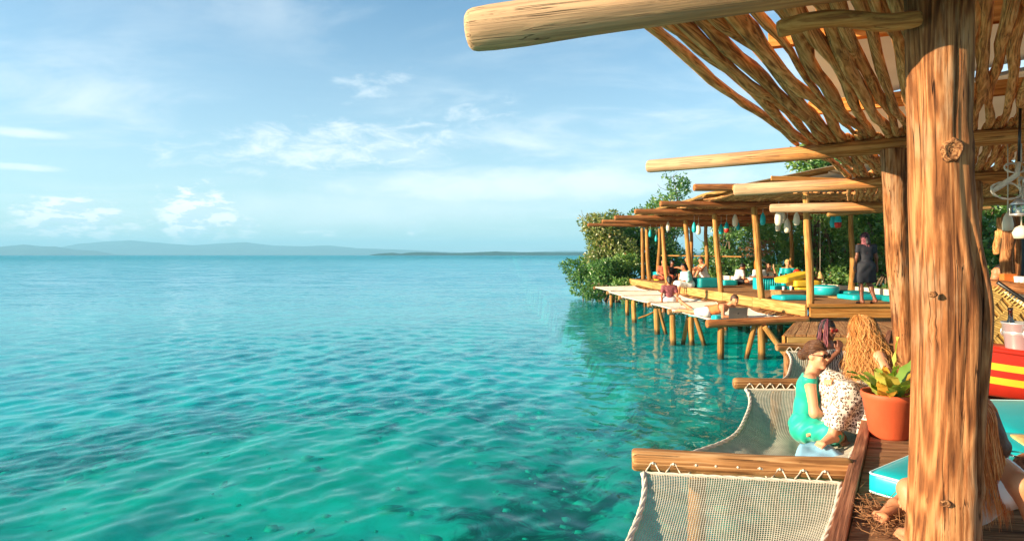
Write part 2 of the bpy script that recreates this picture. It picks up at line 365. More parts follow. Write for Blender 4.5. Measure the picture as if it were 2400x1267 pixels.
M['hair_dark'] = plain('hair_dark', (0.014, 0.010, 0.009), 0.5, 0.3, 35, 0.004, 120)
def leopard():
    m, t = new_mat('leopard_print')
    co = t.n('ShaderNodeTexCoord').outputs['Object']
    cw = t.vm('ADD', t.vm('MULTIPLY', co, (1, 1, 0.8)), t.vm('MULTIPLY', t.noise(co, 38, 2, 0.5, out=1), (0.011, 0.011, 0.011)))
    d = t.n('ShaderNodeTexVoronoi', {'Vector': cw, 'Scale': 46.0, 'Randomness': 0.7}).outputs['Distance']
    br = t.noise(co, 60, 2, 0.5)
    ring = t.m('MULTIPLY', t.m('MULTIPLY', t.smooth(d, 0.22, 0.28), t.smooth(d, 0.50, 0.44)), t.smooth(br, 0.36, 0.44))
    c = t.mix(t.smooth(d, 0.27, 0.20), (0.74, 0.66, 0.54), (0.42, 0.27, 0.18))
    c = t.mix(ring, c, (0.045, 0.022, 0.018))
    finish(t, t.n('ShaderNodeBsdfPrincipled', {'Base Color': c, 'Roughness': 0.8})); return m
M['leopard'] = leopard()
def maroon_print():
    m, t = new_mat('maroon_print')
    co = t.n('ShaderNodeTexCoord').outputs['Object']
    w = t.n('ShaderNodeTexWave', {'Vector': co, 'Scale': 14.0, 'Distortion': 6.0, 'Detail': 2.0}, wave_type='BANDS', bands_direction='DIAGONAL').outputs[1]
    c = t.mix(t.smooth(w, 0.55, 0.8), (0.13, 0.018, 0.03), (0.44, 0.13, 0.13))
    finish(t, t.n('ShaderNodeBsdfPrincipled', {'Base Color': c, 'Roughness': 0.8})); return m
M['maroon'] = maroon_print()
def patterned():
    m, t = new_mat('black_white_print')
    co = t.n('ShaderNodeTexCoord').outputs['Object']
    w = t.n('ShaderNodeTexWave', {'Vector': co, 'Scale': 12.0, 'Distortion': 9.0, 'Detail': 1.0}).outputs[1]
    c = t.mix(t.smooth(w, 0.5, 0.6), (0.03, 0.02, 0.02), (0.6, 0.55, 0.48))
    finish(t, t.n('ShaderNodeBsdfPrincipled', {'Base Color': c, 'Roughness': 0.8})); return m
M['print'] = patterned()
def tarp():
    m, t = new_mat('canvas_roof')
    co = t.n('ShaderNodeTexCoord').outputs['Object']
    c = t.mix(t.noise(co, 1.5, 4, 0.6), (0.66, 0.56, 0.42), (0.80, 0.72, 0.58))
    a = t.n('ShaderNodeBsdfDiffuse', {'Color': c}); b = t.n('ShaderNodeBsdfTranslucent', {'Color': c})
    finish(t, t.n('ShaderNodeMixShader', {0: 0.5, 1: a.outputs[0], 2: b.outputs[0]})); return m
M['tarp'] = tarp()
def leafmat(name, stops, trans=0.33):
    m, t = new_mat(name)
    at = t.n('ShaderNodeAttribute', attribute_name='tone').outputs['Fac']
    c = t.ramp(at, stops)
    a = t.n('ShaderNodeBsdfPrincipled', {'Base Color': c, 'Roughness': 0.34, 'Specular IOR Level': 0.6})
    b = t.n('ShaderNodeBsdfTranslucent', {'Color': t.mix(1.0, c, (1.3, 1.5, 0.6), 'MULTIPLY')})
    finish(t, t.n('ShaderNodeMixShader', {0: trans, 1: a.outputs[0], 2: b.outputs[0]})); return m
M['leaf'] = leafmat('mangrove_leaf', [(0.0, (0.05, 0.13, 0.04)), (0.40, (0.13, 0.26, 0.065)), (0.75, (0.27, 0.37, 0.09)), (0.92, (0.27, 0.30, 0.09)), (1.0, (0.36, 0.20, 0.07))])
M['leaf_dry'] = leafmat('mangrove_leaf_dry', [(0.0, (0.09, 0.14, 0.04)), (0.4, (0.21, 0.26, 0.07)), (0.75, (0.36, 0.30, 0.10)), (1.0, (0.45, 0.25, 0.11))])
M['pot_leaf'] = leafmat('pot_plant_leaf', [(0.0, (0.04, 0.14, 0.03)), (0.45, (0.22, 0.36, 0.06)), (0.75, (0.60, 0.58, 0.12)), (1.0, (0.68, 0.36, 0.05))], 0.3)
M['bark'] = plain('mangrove_bark', (0.16, 0.105, 0.065), 0.9, 0.3, 12, 0.01, 40)
def glassm(name, col):
    m, t = new_mat(name)
    g = t.n('ShaderNodeBsdfGlossy', {'Roughness': 0.03}); tr = t.n('ShaderNodeBsdfTransparent', {'Color': tuple(col) + (1,)})
    fr = t.n('ShaderNodeFresnel', {'IOR': 1.5}).outputs[0]
    finish(t, t.n('ShaderNodeMixShader', {0: t.m('ADD', fr, 0.08, clamp=True), 1: tr.outputs[0], 2: g.outputs[0]})); return m
M['glass'] = glassm('clear_glass', (0.85, 0.86, 0.84)); M['glass_dark'] = glassm('brown_glass', (0.25, 0.10, 0.03))

def water_mat():
    m, t = new_mat('sea_water')
    co = t.n('ShaderNodeTexCoord').outputs['Object']
    # wind patches change how ruffled the skin of the water is
    patch = t.smooth(t.noise(t.vm('MULTIPLY', co, (0.010, 0.045, 1)), 1.0, 4, 0.6, 0.4), 0.36, 0.66)
    v1 = t.noise(t.vm('MULTIPLY', co, (1.0, 1.25, 1)), 2.6, 3, 0.55, 0.4, out=1)
    v2 = t.noise(t.vm('MULTIPLY', co, (1.0, 1.6, 1)), 9.0, 2, 0.5, 0.2, out=1)
    def cen(v, a):
        return t.vm('MULTIPLY', t.vm('SUBTRACT', v, (0.5, 0.5, 0.5)), (a, a, 0))
    amp = t.m('ADD', 0.35, t.m('MULTIPLY', patch, 0.75))
    av = t.n('ShaderNodeCombineXYZ', {0: amp, 1: amp, 2: 0.0}).outputs[0]
    v3 = t.noise(t.vm('MULTIPLY', co, (0.55, 1.3, 1)), 0.42, 3, 0.6, 0.4, out=1)
    fd = t.smooth(t.n('ShaderNodeVectorMath', {0: co}, operation='LENGTH').outputs['Value'], 12, 60)
    fv = t.n('ShaderNodeCombineXYZ', {0: fd, 1: fd, 2: 0.0}).outputs[0]
    pert = t.vm('MULTIPLY', t.vm('ADD', t.vm('ADD', cen(v1, 0.24), cen(v2, 0.09)), t.vm('MULTIPLY', cen(v3, 0.26), fv)), av)
    nrm = t.vm('NORMALIZE', t.vm('ADD', t.n('ShaderNodeNewGeometry').outputs['Normal'], pert))
    fr = t.n('ShaderNodeFresnel', {'IOR': 1.29, 'Normal': nrm}).outputs[0]
    # open sea is rough: most facets one sees there lean towards the viewer and mirror less
    offs = t.smooth(t.n('ShaderNodeVectorMath', {0: co}, operation='LENGTH').outputs['Value'], 90, 500)
    fr = t.m('MINIMUM', fr, t.m('SUBTRACT', 0.70, t.m('MULTIPLY', offs, 0.30)))
    gl = t.n('ShaderNodeBsdfGlossy', {'Color': (0.72, 0.92, 1, 1), 'Roughness': 0.03, 'Normal': nrm})
    # light scattered back by the water itself, and the view down to the bed
    deep = t.smooth(t.n('ShaderNodeVectorMath', {0: co}, operation='LENGTH').outputs['Value'], 14, 70)
    near = t.smooth(t.n('ShaderNodeVectorMath', {0: co}, operation='LENGTH').outputs['Value'], 5.5, 13)
    wc = t.mix(deep, t.mix(near, (0.0, 0.56, 0.40), (0.0, 0.66, 0.72)), (0.004, 0.40, 0.70))
    di = t.n('ShaderNodeBsdfDiffuse', {'Color': wc})
    tr = t.n('ShaderNodeBsdfTransparent', {'Color': (0.07, 0.96, 0.86, 1)})
    body = t.n('ShaderNodeMixShader', {0: t.m('ADD', 0.12, t.m('MULTIPLY', near, 0.24)), 1: tr.outputs[0], 2: di.outputs[0]})
    finish(t, t.n('ShaderNodeMixShader', {0: fr, 1: body.outputs[0], 2: gl.outputs[0]})); return m
M['water'] = water_mat()
def bed_mat():
    m, t = new_mat('sea_bed_material')
    co = t.n('ShaderNodeTexCoord').outputs['Object']
    cw = t.vm('ADD', co, t.vm('MULTIPLY', t.noise(co, 0.8, 3, 0.6, out=1), (1.0, 1.0, 0)))
    big = t.noise(cw, 0.20, 4, 0.62, 0.6)
    mid = t.noise(cw, 1.3, 5, 0.65, 0.5)
    reef = t.smooth(t.m('ADD', big, t.m('MULTIPLY', t.m('SUBTRACT', mid, 0.5), 0.75)), 0.45, 0.54)
    # an open sand patch off the nets and a reef bank close in
    def spot_(x, y, r):
        return t.smooth(t.m('DIVIDE', t.n('ShaderNodeVectorMath', {0: co, 1: (x, y, -1.8)}, operation='DISTANCE').outputs['Value'], r), 1.0, 0.25)
    bias = t.m('SUBTRACT', t.m('ADD', spot_(-0.2, 6.8, 3.0), spot_(-5.2, 4.6, 2.6)), t.m('ADD', spot_(-4.5, 10.5, 5.5), t.m('ADD', spot_(-2.5, 6.6, 2.3), spot_(1.0, 5.4, 2.4))))
    reef = t.smooth(t.m('ADD', t.m('ADD', big, t.m('MULTIPLY', bias, 0.42)), t.m('MULTIPLY', t.m('SUBTRACT', mid, 0.5), 0.75)), 0.42, 0.60)
    rub = t.n('ShaderNodeTexVoronoi', {'Vector': cw, 'Scale': 3.4}, feature='F1').outputs['Distance']
    sand = t.mix(t.smooth(mid, 0.35, 0.7), (0.70, 0.72, 0.56), (0.92, 0.92, 0.80))
    vc = t.n('ShaderNodeTexVoronoi', {'Vector': cw, 'Scale': 5.5}, feature='F1').outputs['Color']
    stone = t.ramp(t.n('ShaderNodeSeparateXYZ', {0: vc}).outputs[0], [(0.0, (0.015, 0.03, 0.026)), (0.55, (0.06, 0.07, 0.045)), (0.80, (0.30, 0.30, 0.19)), (1.0, (0.62, 0.60, 0.42))])
    coral = t.mix(t.smooth(rub, 0.25, 0.62), stone, (0.015, 0.03, 0.026))
    c = t.mix(reef, sand, coral)
    finish(t, t.n('ShaderNodeBsdfPrincipled', {'Base Color': c, 'Roughness': 0.95, 'Specular IOR Level': 0.0})); return m
M['bed'] = bed_mat()
M['coral'] = plain('coral_rock', (0.66, 0.66, 0.50), 0.95, 0.4, 1.6, 0.02, 12, spec=0.0)
M['hill'] = plain('hill_forest', (0.045, 0.075, 0.035), 0.95, 0.4, 0.004, spec=0.0)
M['isle'] = plain('island_forest', (0.018, 0.060, 0.028), 0.95, 0.4, 0.03, spec=0.0)
M['mud'] = plain('shore_mud', (0.06, 0.045, 0.028), 0.95, 0.3, 2)
# ------------------------------------------------------------------ sea, bed, far land
def make_sea():
    g = np.random.default_rng(3)
    # rings get wider with distance; the sheet runs all round and out to the horizon
    rad = [0.6]
    while rad[-1] < 150: rad.append(rad[-1] + max(0.035, rad[-1] ** 2 / 2.38 / 640 * 0.62))
    while rad[-1] < 14000: rad.append(rad[-1] * 1.25)
    rad = np.array(rad); rad[-1] = 14000
    ang = np.concatenate([np.linspace(-46, 46, 460), np.linspace(46, 314, 90)[1:-1]])
    ang = np.radians(ang)
    A, Rr = np.meshgrid(ang, rad)
    X = Rr * np.sin(A); Y = Rr * np.cos(A)
    sp = np.maximum(np.gradient(rad)[:, None], Rr * np.radians(92 / 460))
    Z = np.zeros_like(X); H = np.zeros_like(X)
    for i in range(46):
        lam = 0.15 * (1.05 / 0.15) ** g.uniform(0, 1)
        th = math.radians(-32) + g.normal(0, 0.62)
        k = 2 * math.pi / lam; s = 0.023 * (0.8 + 0.4 * g.random()) * (lam / 0.9) ** 0.12
        fade = np.clip((lam / sp - 2.5) / 3.0, 0, 1)
        ph = k * (math.cos(th) * X + math.sin(th) * Y) + g.uniform(0, 6.3)
        Z += fade * (s / k) * np.sin(ph)
    # calmer water in the lee of the deck and trees
    calm = 1 - 0.45 * np.clip((X + 0.5 + 0.02 * Y) / 2.5, 0, 1) * np.clip((60 - Y) / 25, 0, 1)
    Z = Z * calm
    n, mm = X.shape
    V = np.stack([X, Y, Z], -1).reshape(-1, 3)
    V = np.concatenate([V, [[0, 0, 0]]])
    i = np.arange(n - 1)[:, None] * mm; j = np.arange(mm)[None, :]; jn = (j + 1) % mm
    Q = np.stack([i + j, i + mm + j, i + mm + jn, i + jn], -1).reshape(-1, 4)[:, ::-1]
    me = mesh_from('sea_water', V[:-1], Q, M['water'])
    o = put('sea_water', me); struct(o)
    return o
sea = make_sea()

def make_bed():
    g = np.random.default_rng(5)
    xs = np.concatenate([[-16000, -3000, -600, -150, -60], np.linspace(-30, 26, 210), [60, 150, 600, 3000, 16000]])
    ys = np.concatenate([[-16000, -2000, -200, -30], np.linspace(-4, 44, 190), [60, 100, 200, 600, 3000, 16000]])
    X, Y = np.meshgrid(xs, ys)
    Z = -1.7 - 0.05 * np.clip(-X - 2, 0, 60) - 0.045 * np.clip(Y - 12, 0, 80) * (X < 3)
    for i in range(60):
        lam = 0.7 * (9 / 0.7) ** g.random(); th = g.uniform(0, 6.3); k = 6.283 / lam
        Z += 0.007 * lam ** 0.75 * np.sin(k * (math.cos(th) * X + math.sin(th) * Y) + g.uniform(0, 6.3) + 1.2 * np.sin(0.7 * X + i))
    Z = np.minimum(Z, -0.8) ; Z = np.maximum(Z, -6.0)
    sh = np.clip((X - 9.5 + 0.09 * (Y - 15)) / 3.0, 0, 1); sh = np.where((Y > 8) & (Y < 70), sh, 0)
    Z = Z * (1 - sh) - 0.30 * sh
    n, mm = X.shape
    V = np.stack([X, Y, Z], -1).reshape(-1, 3)
    i = np.arange(n - 1)[:, None] * mm; j = np.arange(mm - 1)[None, :]
    Q = np.stack([i + j, i + j + 1, i + mm + j + 1, i + mm + j], -1).reshape(-1, 4)
    o = ob('sea_bed', V, Q, M['bed']); struct(o)
    # coral heads and rubble, past counting
    bm = bmesh.new(); bmesh.ops.create_icosphere(bm, subdivisions=1, radius=1.0)
    base = np.array([v.co[:] for v in bm.verts]); bm.verts.index_update()
    fc = np.array([[v.index for v in f.verts] for f in bm.faces]); bm.free()
    VV, FF, off = [], [], 0
    for k in range(1300):
        y = 2.0 + 24 * g.random() ** 1.5; x = g.uniform(-0.95, 0.35) * y
        if x > 0.55 * y: continue
        s = 0.035 + 0.12 * g.random() ** 2
        nz = 1 + 0.34 * np.sin(base @ g.normal(0, 3.6, 3) + g.uniform(0, 6)) + 0.14 * np.sin(base @ g.normal(0, 6, 3))
        v = base * nz[:, None] * np.array([s * g.uniform(0.8, 1.5), s * g.uniform(0.8, 1.5), s * g.uniform(0.22, 0.4)])
        z = -1.75 - 0.05 * max(0, -x - 2) - 0.045 * max(0, y - 12) + g.uniform(-0.05, 0.15)
        if g.random() < 0.55 and math.sin(x * 0.9 + 1) + math.sin(y * 0.8 + 0.4 * x) < 0.1: continue
        VV.append(v + np.array([x, y, z])); FF.append(fc + off); off += len(base)
    r = ob('coral_rubble', np.concatenate(VV), np.concatenate(FF), M['coral']); stuff(r)
    tag(r, 'coral heads and rubble lying on the shallow sea bed', 'coral')
make_bed()

def ridge(name, D, depth, pts, mat, seed, rough=0.05, nx=260):
    """a land ridge standing at distance D: skyline heights given as (photo x, photo y)"""
    g = np.random.default_rng(seed)
    px = np.linspace(pts[0][0], pts[-1][0], nx)
    hy = np.interp(px, [p[0] for p in pts], [p[1] for p in pts])
    top = (597.4 - hy) / F * D
    wob = sum(np.sin(px * w + g.uniform(0, 6)) * a for w, a in ((0.021, 0.5), (0.06, 0.28), (0.17, 0.18), (0.5, 0.12), (1.3, 0.08)))
    top = np.maximum(top * (1 + rough * wob), 0.0)
    rows = [(-1.0, 0.0), (-0.7, 0.28), (-0.4, 0.62), (-0.15, 0.93), (0, 1.0), (0.3, 0.75), (1.0, 0.0)]
    V = []
    for dv, hv in rows:
        y = D + dv * depth
        jitter = 1 + 0.10 * np.sin(px * 0.05 + dv * 9)
        V.append(np.stack([(px - 1200) / F * y, np.full(nx, y), top * np.clip(hv * (jitter if 0 < hv < 1 else 1), 0, 1) - (1.5 if hv == 0 else 0)], 1))
    V = np.concatenate(V); n = len(rows)
    i = np.arange(n - 1)[:, None] * nx; j = np.arange(nx - 1)[None, :]
    Q = np.stack([i + j, i + j + 1, i + nx + j + 1, i + nx + j], -1).reshape(-1, 4)
    return struct(ob(name, V, Q, mat))
ridge('hills', 10500, 900, [(-500, 588), (-200, 578), (0, 583), (130, 581), (180, 572), (240, 567), (300, 563), (380, 569), (450, 575), (520, 570), (580, 568), (640, 575), (700, 577), (770, 575), (840, 582), (920, 584), (1010, 588), (1100, 593), (1300, 597)], M['hill'], 1, 0.02)
ridge('hills', 7800, 600, [(-600, 585), (-200, 580), (-60, 584), (0, 578), (55, 573), (100, 577), (130, 577), (180, 585), (230, 588), (270, 596), (300, 597)], M['hill'], 2, 0.02)
ridge('headland', 3300, 120, [(866, 597), (885, 593.5), (920, 591.5), (940, 594), (960, 591), (1000, 590), (1060, 592), (1110, 590), (1160, 588.5), (1240, 590.5), (1330, 590), (1420, 591), (1500, 592), (1700, 594), (2000, 597)], M['isle'], 3, 0.09, 420)
ridge('hills', 9000, 500, [(1150, 597), (1250, 590), (1330, 588), (1450, 588), (1700, 590), (2300, 595)], M['hill'], 4, 0.05)

# air between here and the hills
hv, hf = boxm(31000, 31000, 300 + 8)
hz_m = bpy.data.materials.new('haze_air'); hz_m.use_nodes = True
tt = NT(hz_m.node_tree)
pv = tt.n('ShaderNodeVolumePrincipled', {'Color': (0.33, 0.74, 1.0, 1), 'Density': 1.5e-4, 'Anisotropy': 0.0})
tt.link(pv.outputs[0], tt.n('ShaderNodeOutputMaterial').inputs['Volume'])
hz_o = ob('haze', hv, hf, hz_m, smooth=False, loc=(0, 0, 146)); stuff(hz_o)
tag(hz_o, 'pale blue haze over the sea before the far hills', 'haze')
# ------------------------------------------------------------------ mangroves
def set_tone(me, tone):
    a = me.attributes.new('tone', 'FLOAT', 'POINT'); a.data.foreach_set('value', np.asarray(tone, dtype=np.float32))
def leaves_mesh(name, C, N, size, mat, g, per=7, tone0=None):
    """rosettes of folded leaves at centres C facing N"""
    n = len(C) * per
    c = np.repeat(C, per, 0); nn = np.repeat(N, per, 0)
    d = nn * 0.40 + g.normal(0, 0.75, (n, 3)); d /= np.linalg.norm(d, axis=1)[:, None]
    s = np.cross(d, nn / (np.linalg.norm(nn, axis=1)[:, None] + 1e-9) + g.normal(0, 0.45, (n, 3))); s /= np.linalg.norm(s, axis=1)[:, None]
    up = np.cross(s, d)
    L = size * g.uniform(0.7, 1.25, n)[:, None]
    b = c + d * L * 0.15 + g.normal(0, size * 0.25, (n, 3))
    v0 = b; v1 = b + d * L * 0.5 + s * L * 0.24 + up * L * 0.05; v2 = b + d * L; v3 = b + d * L * 0.5 - s * L * 0.24 + up * L * 0.05
    V = np.stack([v0, v1, v2, v3], 1).reshape(-1, 3)
    k = np.arange(n)[:, None] * 4
    Fc = np.concatenate([k + np.array([[0, 1, 2]]), k + np.array([[0, 2, 3]])], 0)
    me = mesh_from(name, V, Fc, mat, smooth=False)
    base = np.repeat(tone0 if tone0 is not None else np.full(len(C), 0.4), per)
    tone = np.clip(base + g.normal(0, 0.17, n), 0, 1)
    set_tone(me, np.repeat(tone, 4)); return me
def crown_points(blobs, n, g):
    w = np.array([b[1][0] * b[1][2] + b[1][1] * b[1][2] for b in blobs]); w = w / w.sum()
    C, N, T = [], [], []
    for (c, r), ww in zip(blobs, w):
        k = max(6, int(n * ww)); d = g.normal(0, 1, (k, 3)); d /= np.linalg.norm(d, axis=1)[:, None]
        rad = np.clip(1 - np.abs(g.normal(0, 0.20, k)), 0.35, 1) * (1 + 0.16 * np.sin(d @ g.normal(0, 4, 3) + g.uniform(0, 6)))
        C.append(np.array(c) + d * rad[:, None] * np.array(r)); N.append(d * np.array([1, 1, 0.9]) + np.array([0, 0, 0.35]))
        T.append(np.full(k, 0.36 + g.normal(0, 0.13)))
    return np.concatenate(C), np.concatenate(N), np.concatenate(T)
def limb(p0, p1, r0, r1, g, n=7, bend=0.12):
    p0, p1 = np.array(p0, float), np.array(p1, float); u = np.linspace(0, 1, n)[:, None]
    L = np.linalg.norm(p1 - p0); off = g.normal(0, bend * L, 3)
    P = p0 + (p1 - p0) * u + off * np.sin(u * math.pi) + g.normal(0, 0.02 * L, (n, 3)) * np.sin(u * math.pi)
    return tube(P, np.linspace(r0, r1, n), 6)
def mangrove(label, loc, height, rx, ry, nros, seed, leaf=0.13, low=0.18, dry=0.0, group=None, sparse=False, tr=0.09):
    g = np.random.default_rng(seed)
    t = thing('mangrove_tree', label, 'mangrove', loc, 0, group)
    blobs = []; k = int(11 + 5 * rx * ry * 0.25) if not sparse else 9
    for i in range(k):
        h = low + (1 - low) * (0.08 + 0.86 * (i + g.random()) / k)
        wdt = math.sin(min(1, (1.08 - h) / 0.75) * math.pi / 2) ** 0.8
        a = g.uniform(0, 6.3); q = math.sqrt(g.random()) * 0.78
        br = (0.30 + 0.22 * g.random()) * (0.75 if sparse else 1.0)
        blobs.append(((rx * wdt * q * math.cos(a), ry * wdt * q * math.sin(a), h * height), (rx * br * 1.05, ry * br * 1.05, max(0.22, min(height * 0.15, rx * br * 0.8)))))
    parts = []
    for i in range(2 if not sparse else 3):
        a = g.uniform(0, 6.3); bx, by = 0.25 * rx * math.cos(a), 0.25 * ry * math.sin(a)
        parts.append(limb((bx, by, 0), (bx * 0.3 + g.normal(0, 0.1), by * 0.3, height * 0.62), tr, tr * 0.45, g))
    for c, r in blobs:
        parts.append(limb((g.normal(0, 0.12), g.normal(0, 0.12), height * g.uniform(0.12, 0.4) if not sparse else c[2] * 0.45), c, tr * 0.42, 0.012, g, bend=0.07))
        for q in range(3):
            e = np.array(c) + g.normal(0, 1, 3) * np.array(r) * 0.6
            parts.append(limb(c, e, 0.016, 0.006, g, 4))
    for i in range(9):   # prop roots
        a = g.uniform(0, 6.3); rr = g.uniform(0.35, 0.75)
        parts.append(limb((rx * rr * math.cos(a), ry * rr * math.sin(a), -0.35 - loc[2] * 0), (0.1 * rx * math.cos(a), 0.1 * ry * math.sin(a), height * g.uniform(0.12, 0.3)), 0.028, 0.035, g, 7, 0.13))
    V, Fc = join(parts); ob('trunk', V, Fc, M['bark'], t)
    C, N, T = crown_points(blobs, nros, g)
    # a few dry patches where the foliage has browned
    me = leaves_mesh('crown', C, N, leaf, M['leaf_dry'] if dry else M['leaf'], g, 7, T)
    put('crown', me, t)
    return t
GT = 'mangroves behind the far deck'
mangrove('tall round green mangrove at the seaward tip beyond the far deck', (5.3, 35.2, -0.1), 4.3, 2.3, 2.2, 2600, 11, 0.17, 0.10)
mangrove('browning sun-bleached mangrove leaning out over the water at the tip', (4.7, 33.4, -0.1), 4.6, 1.7, 1.6, 1250, 12, 0.17, 0.30, dry=1)
mangrove('low bright green mangrove skirt dipping into the water beside the far hammocks', (5.2, 32.0, -0.25), 2.5, 1.6, 1.3, 1900, 13, 0.15, 0.0)
mangrove('spindly mangrove rising alone above the pergola roof at the tip', (9.2, 37.0, 0.0), 7.0, 1.9, 1.6, 210, 14, 0.19, 0.60, sparse=True)
mangrove('broad mangrove directly behind the end of the far deck', (7.6, 34.6, 0.0), 5.2, 2.2, 2.0, 2000, 15, 0.17, 0.05)
for i, (x, y, h, rx, lab) in enumerate((
        (10.6, 31.8, 4.9, 1.9, 'dark mangrove behind the cushions at the end of the far deck'),
        (11.9, 29.2, 4.9, 2.0, 'dark mangrove behind the couple seated on the far deck'),
        (12.3, 26.3, 5.0, 2.0, 'dense mangrove behind the man in the pale shirt'),
        (12.4, 23.6, 5.0, 2.0, 'glossy mangrove behind the vase of dried flowers'),
        (12.3, 21.2, 4.8, 1.8, 'glossy mangrove behind the yellow cushions'),
        (12.6, 19.0, 4.8, 1.9, 'dense leafy mangrove behind the round turquoise pouf'),
        (13.0, 16.9, 4.6, 1.8, 'dense leafy mangrove behind the standing woman in black'),
        (14.6, 15.6, 4.6, 1.9, 'shaded mangrove between the thick post and the bar hut'),
        (17.0, 15.2, 4.6, 1.9, 'shaded mangrove standing behind the bar hut'))):
    mangrove(lab, (x, y, 0.0), h, rx, 1.7, 2000, 30 + i, 0.145, 0.06)
mangrove('round mangrove top standing clear above the near pergola poles', (11.5, 24.2, 0.0), 6.7, 1.3, 1.3, 900, 47, 0.17, 0.62)
# ------------------------------------------------------------------ near deck
ZD = 0.98; ZF = 1.22                          # near and far deck levels
E0 = Vector((2.83, 5.08, 0)); EU = Vector((0.62, 1.0, 0)).normalized()      # near deck edge
PX = Vector((1.0, -0.14, 0)).normalized()                                     # near planks run this way
def edge_pt(Y, z=0): return Vector((E0.x + (Y - E0.y) * 0.62, Y, z))
near_deck = thing('near_deck', 'weathered brown plank deck under the near pergola', 'deck', (0, 0, 0))
def plank_mesh(L, w, th, shear):
    """a board along local X with ends cut on the skew and eased top edges"""
    V, Fc = boxm(L, w, th, (L / 2, 0, -th / 2), 0.004)
    V[:, 0] += shear * V[:, 1]; return V, Fc
pw = 0.118
per_edge = Vector((-PX.y, PX.x, 0)); step = pw / abs(EU.dot(per_edge))
shear = EU.dot(PX) / EU.dot(per_edge)
pm = [mesh_from('plank', *plank_mesh(5.6, pw - 0.007, 0.035, shear), M['plank'], smooth=False) for _ in range(3)]
ang = math.atan2(PX.y, PX.x)
k = 0
Ystart = -1.2
s = 0.0
while True:
    p = edge_pt(Ystart) + EU * s
    if p.y > 11.6: break
    o = put('plank', pm[k % 3], near_deck); o.location = (p.x + 0.02, p.y, ZD + random.uniform(-0.003, 0.003)); o.rotation_euler = (0, 0, ang + random.uniform(-0.002, 0.002))
    k += 1; s += step
# edge board standing a little proud of the planks
a, b = edge_pt(-1.2), edge_pt(11.6)
V, Fc = boxm((b - a).length, 0.075, 0.20, ((b - a).length / 2, 0, -0.06), 0.008)
o = ob('edge_board', V, Fc, M['kerb'], near_deck, smooth=False); o.location = (a.x - 0.03, a.y, ZD); o.rotation_euler = (0, 0, math.atan2(EU.y, EU.x))
V, Fc = boxm((b - a).length, 0.07, 0.16, ((b - a).length / 2, 0, 0), 0.006)
o = ob('joist', V, Fc, M['kerb'], near_deck, smooth=False); o.location = (a.x + 0.5, a.y, ZD - 0.12); o.rotation_euler = (0, 0, math.atan2(EU.y, EU.x))
for Y in (0.2, 3.2, 6.2, 9.2):
    q = edge_pt(Y); log('pile', (q.x + 0.35, q.y, -2.6), (q.x + 0.35, q.y, ZD - 0.05), 0.10, 0.09, M['post'], near_deck)

# ------------------------------------------------------------------ near pergola
perg = thing('pergola', 'rustic log pergola roofed with crooked driftwood sticks over the near deck', 'pergola', (2.0, 3.0, ZD))
def plocal(o):                       # world-placed mesh -> child of the pergola
    mb = o.matrix_basis.copy(); o.parent = perg; o.matrix_local = perg.matrix_basis.inverted() @ mb; return o
def prof_post(name, Y, rows, ztop_extra, mat, seed, sides=40, knots=(), extra_depth=1.0, flutes=0.06, grooves=()):
    """tree-trunk post lofted through (photo y, left x, right x) read at depth Y"""
    g = np.random.default_rng(seed)
    ys = np.array([r[0] for r in rows], float)
    yy = np.linspace(ys[0], ys[-1], 90)
    l = np.interp(yy, ys, [r[1] for r in rows]); r_ = np.interp(yy, ys, [r[2] for r in rows])
    for arr in (l, r_):
        arr[:] = np.convolve(np.pad(arr, 4, mode='edge'), np.ones(9) / 9, 'valid')
    z = EYE - (yy - 597) / F * Y; cx = ((l + r_) / 2 - 1200) / F * Y; rad = (r_ - l) / 2 / F * Y
    a = np.linspace(0, 2 * math.pi, sides, endpoint=False); fl = g.uniform(0, 6.3, 8)
    V = []
    for i in range(len(yy)):
        u = z[i]
        p = 1 + flutes * (0.5 * np.sin(3 * a + fl[0] + 0.8 * u) + 0.5 * np.sin(5 * a + fl[1] - 1.1 * u) + 0.35 * np.sin(9 * a + fl[2] + 1.7 * u) + 0.2 * np.sin(15 * a + fl[3] + 2.6 * u))
        for kz, ka, ks, kr in knots:
            da = (a - ka + math.pi) % (2 * math.pi) - math.pi
            q = (da / ks) ** 2 + ((u - kz) / (ks * 0.16)) ** 2
            p = p + kr * np.exp(-q) - kr * 1.15 * np.exp(-q * 5.5)
        for ga, gd, gw, z0, z1, tw in grooves:      # long drying splits and the seam between two grown-together stems
            if z0 < u < z1:
                da = (a - ga - tw * (u - z0) - 0.05 * math.sin(6 * u) + math.pi) % (2 * math.pi) - math.pi
                f_ = min(1, (u - z0) / 0.15, (z1 - u) / 0.15); p = p - gd * f_ * np.exp(-(da / gw) ** 2) + gd * 0.15 * f_ * np.exp(-((da - 2.6 * gw) / (1.6 * gw)) ** 2)
        V.append(np.stack([cx[i] + rad[i] * p * np.cos(a), Y + rad[i] * extra_depth * p * np.sin(a), np.full(sides, u)], 1))
    V = np.concatenate(V); n = len(yy)
    base = np.array([cx[-1], Y, z[-1]])
    Fc = [(i * sides + (j + 1) % sides, i * sides + j, (i + 1) * sides + j, (i + 1) * sides + (j + 1) % sides) for i in range(n - 1) for j in range(sides)]
    Fc += [tuple(range(sides)), tuple(range((n - 1) * sides, n * sides))[::-1]]
    o = ob(name, V - base, Fc, mat); o.matrix_local = Matrix.Translation(base); return o
PI = math.pi
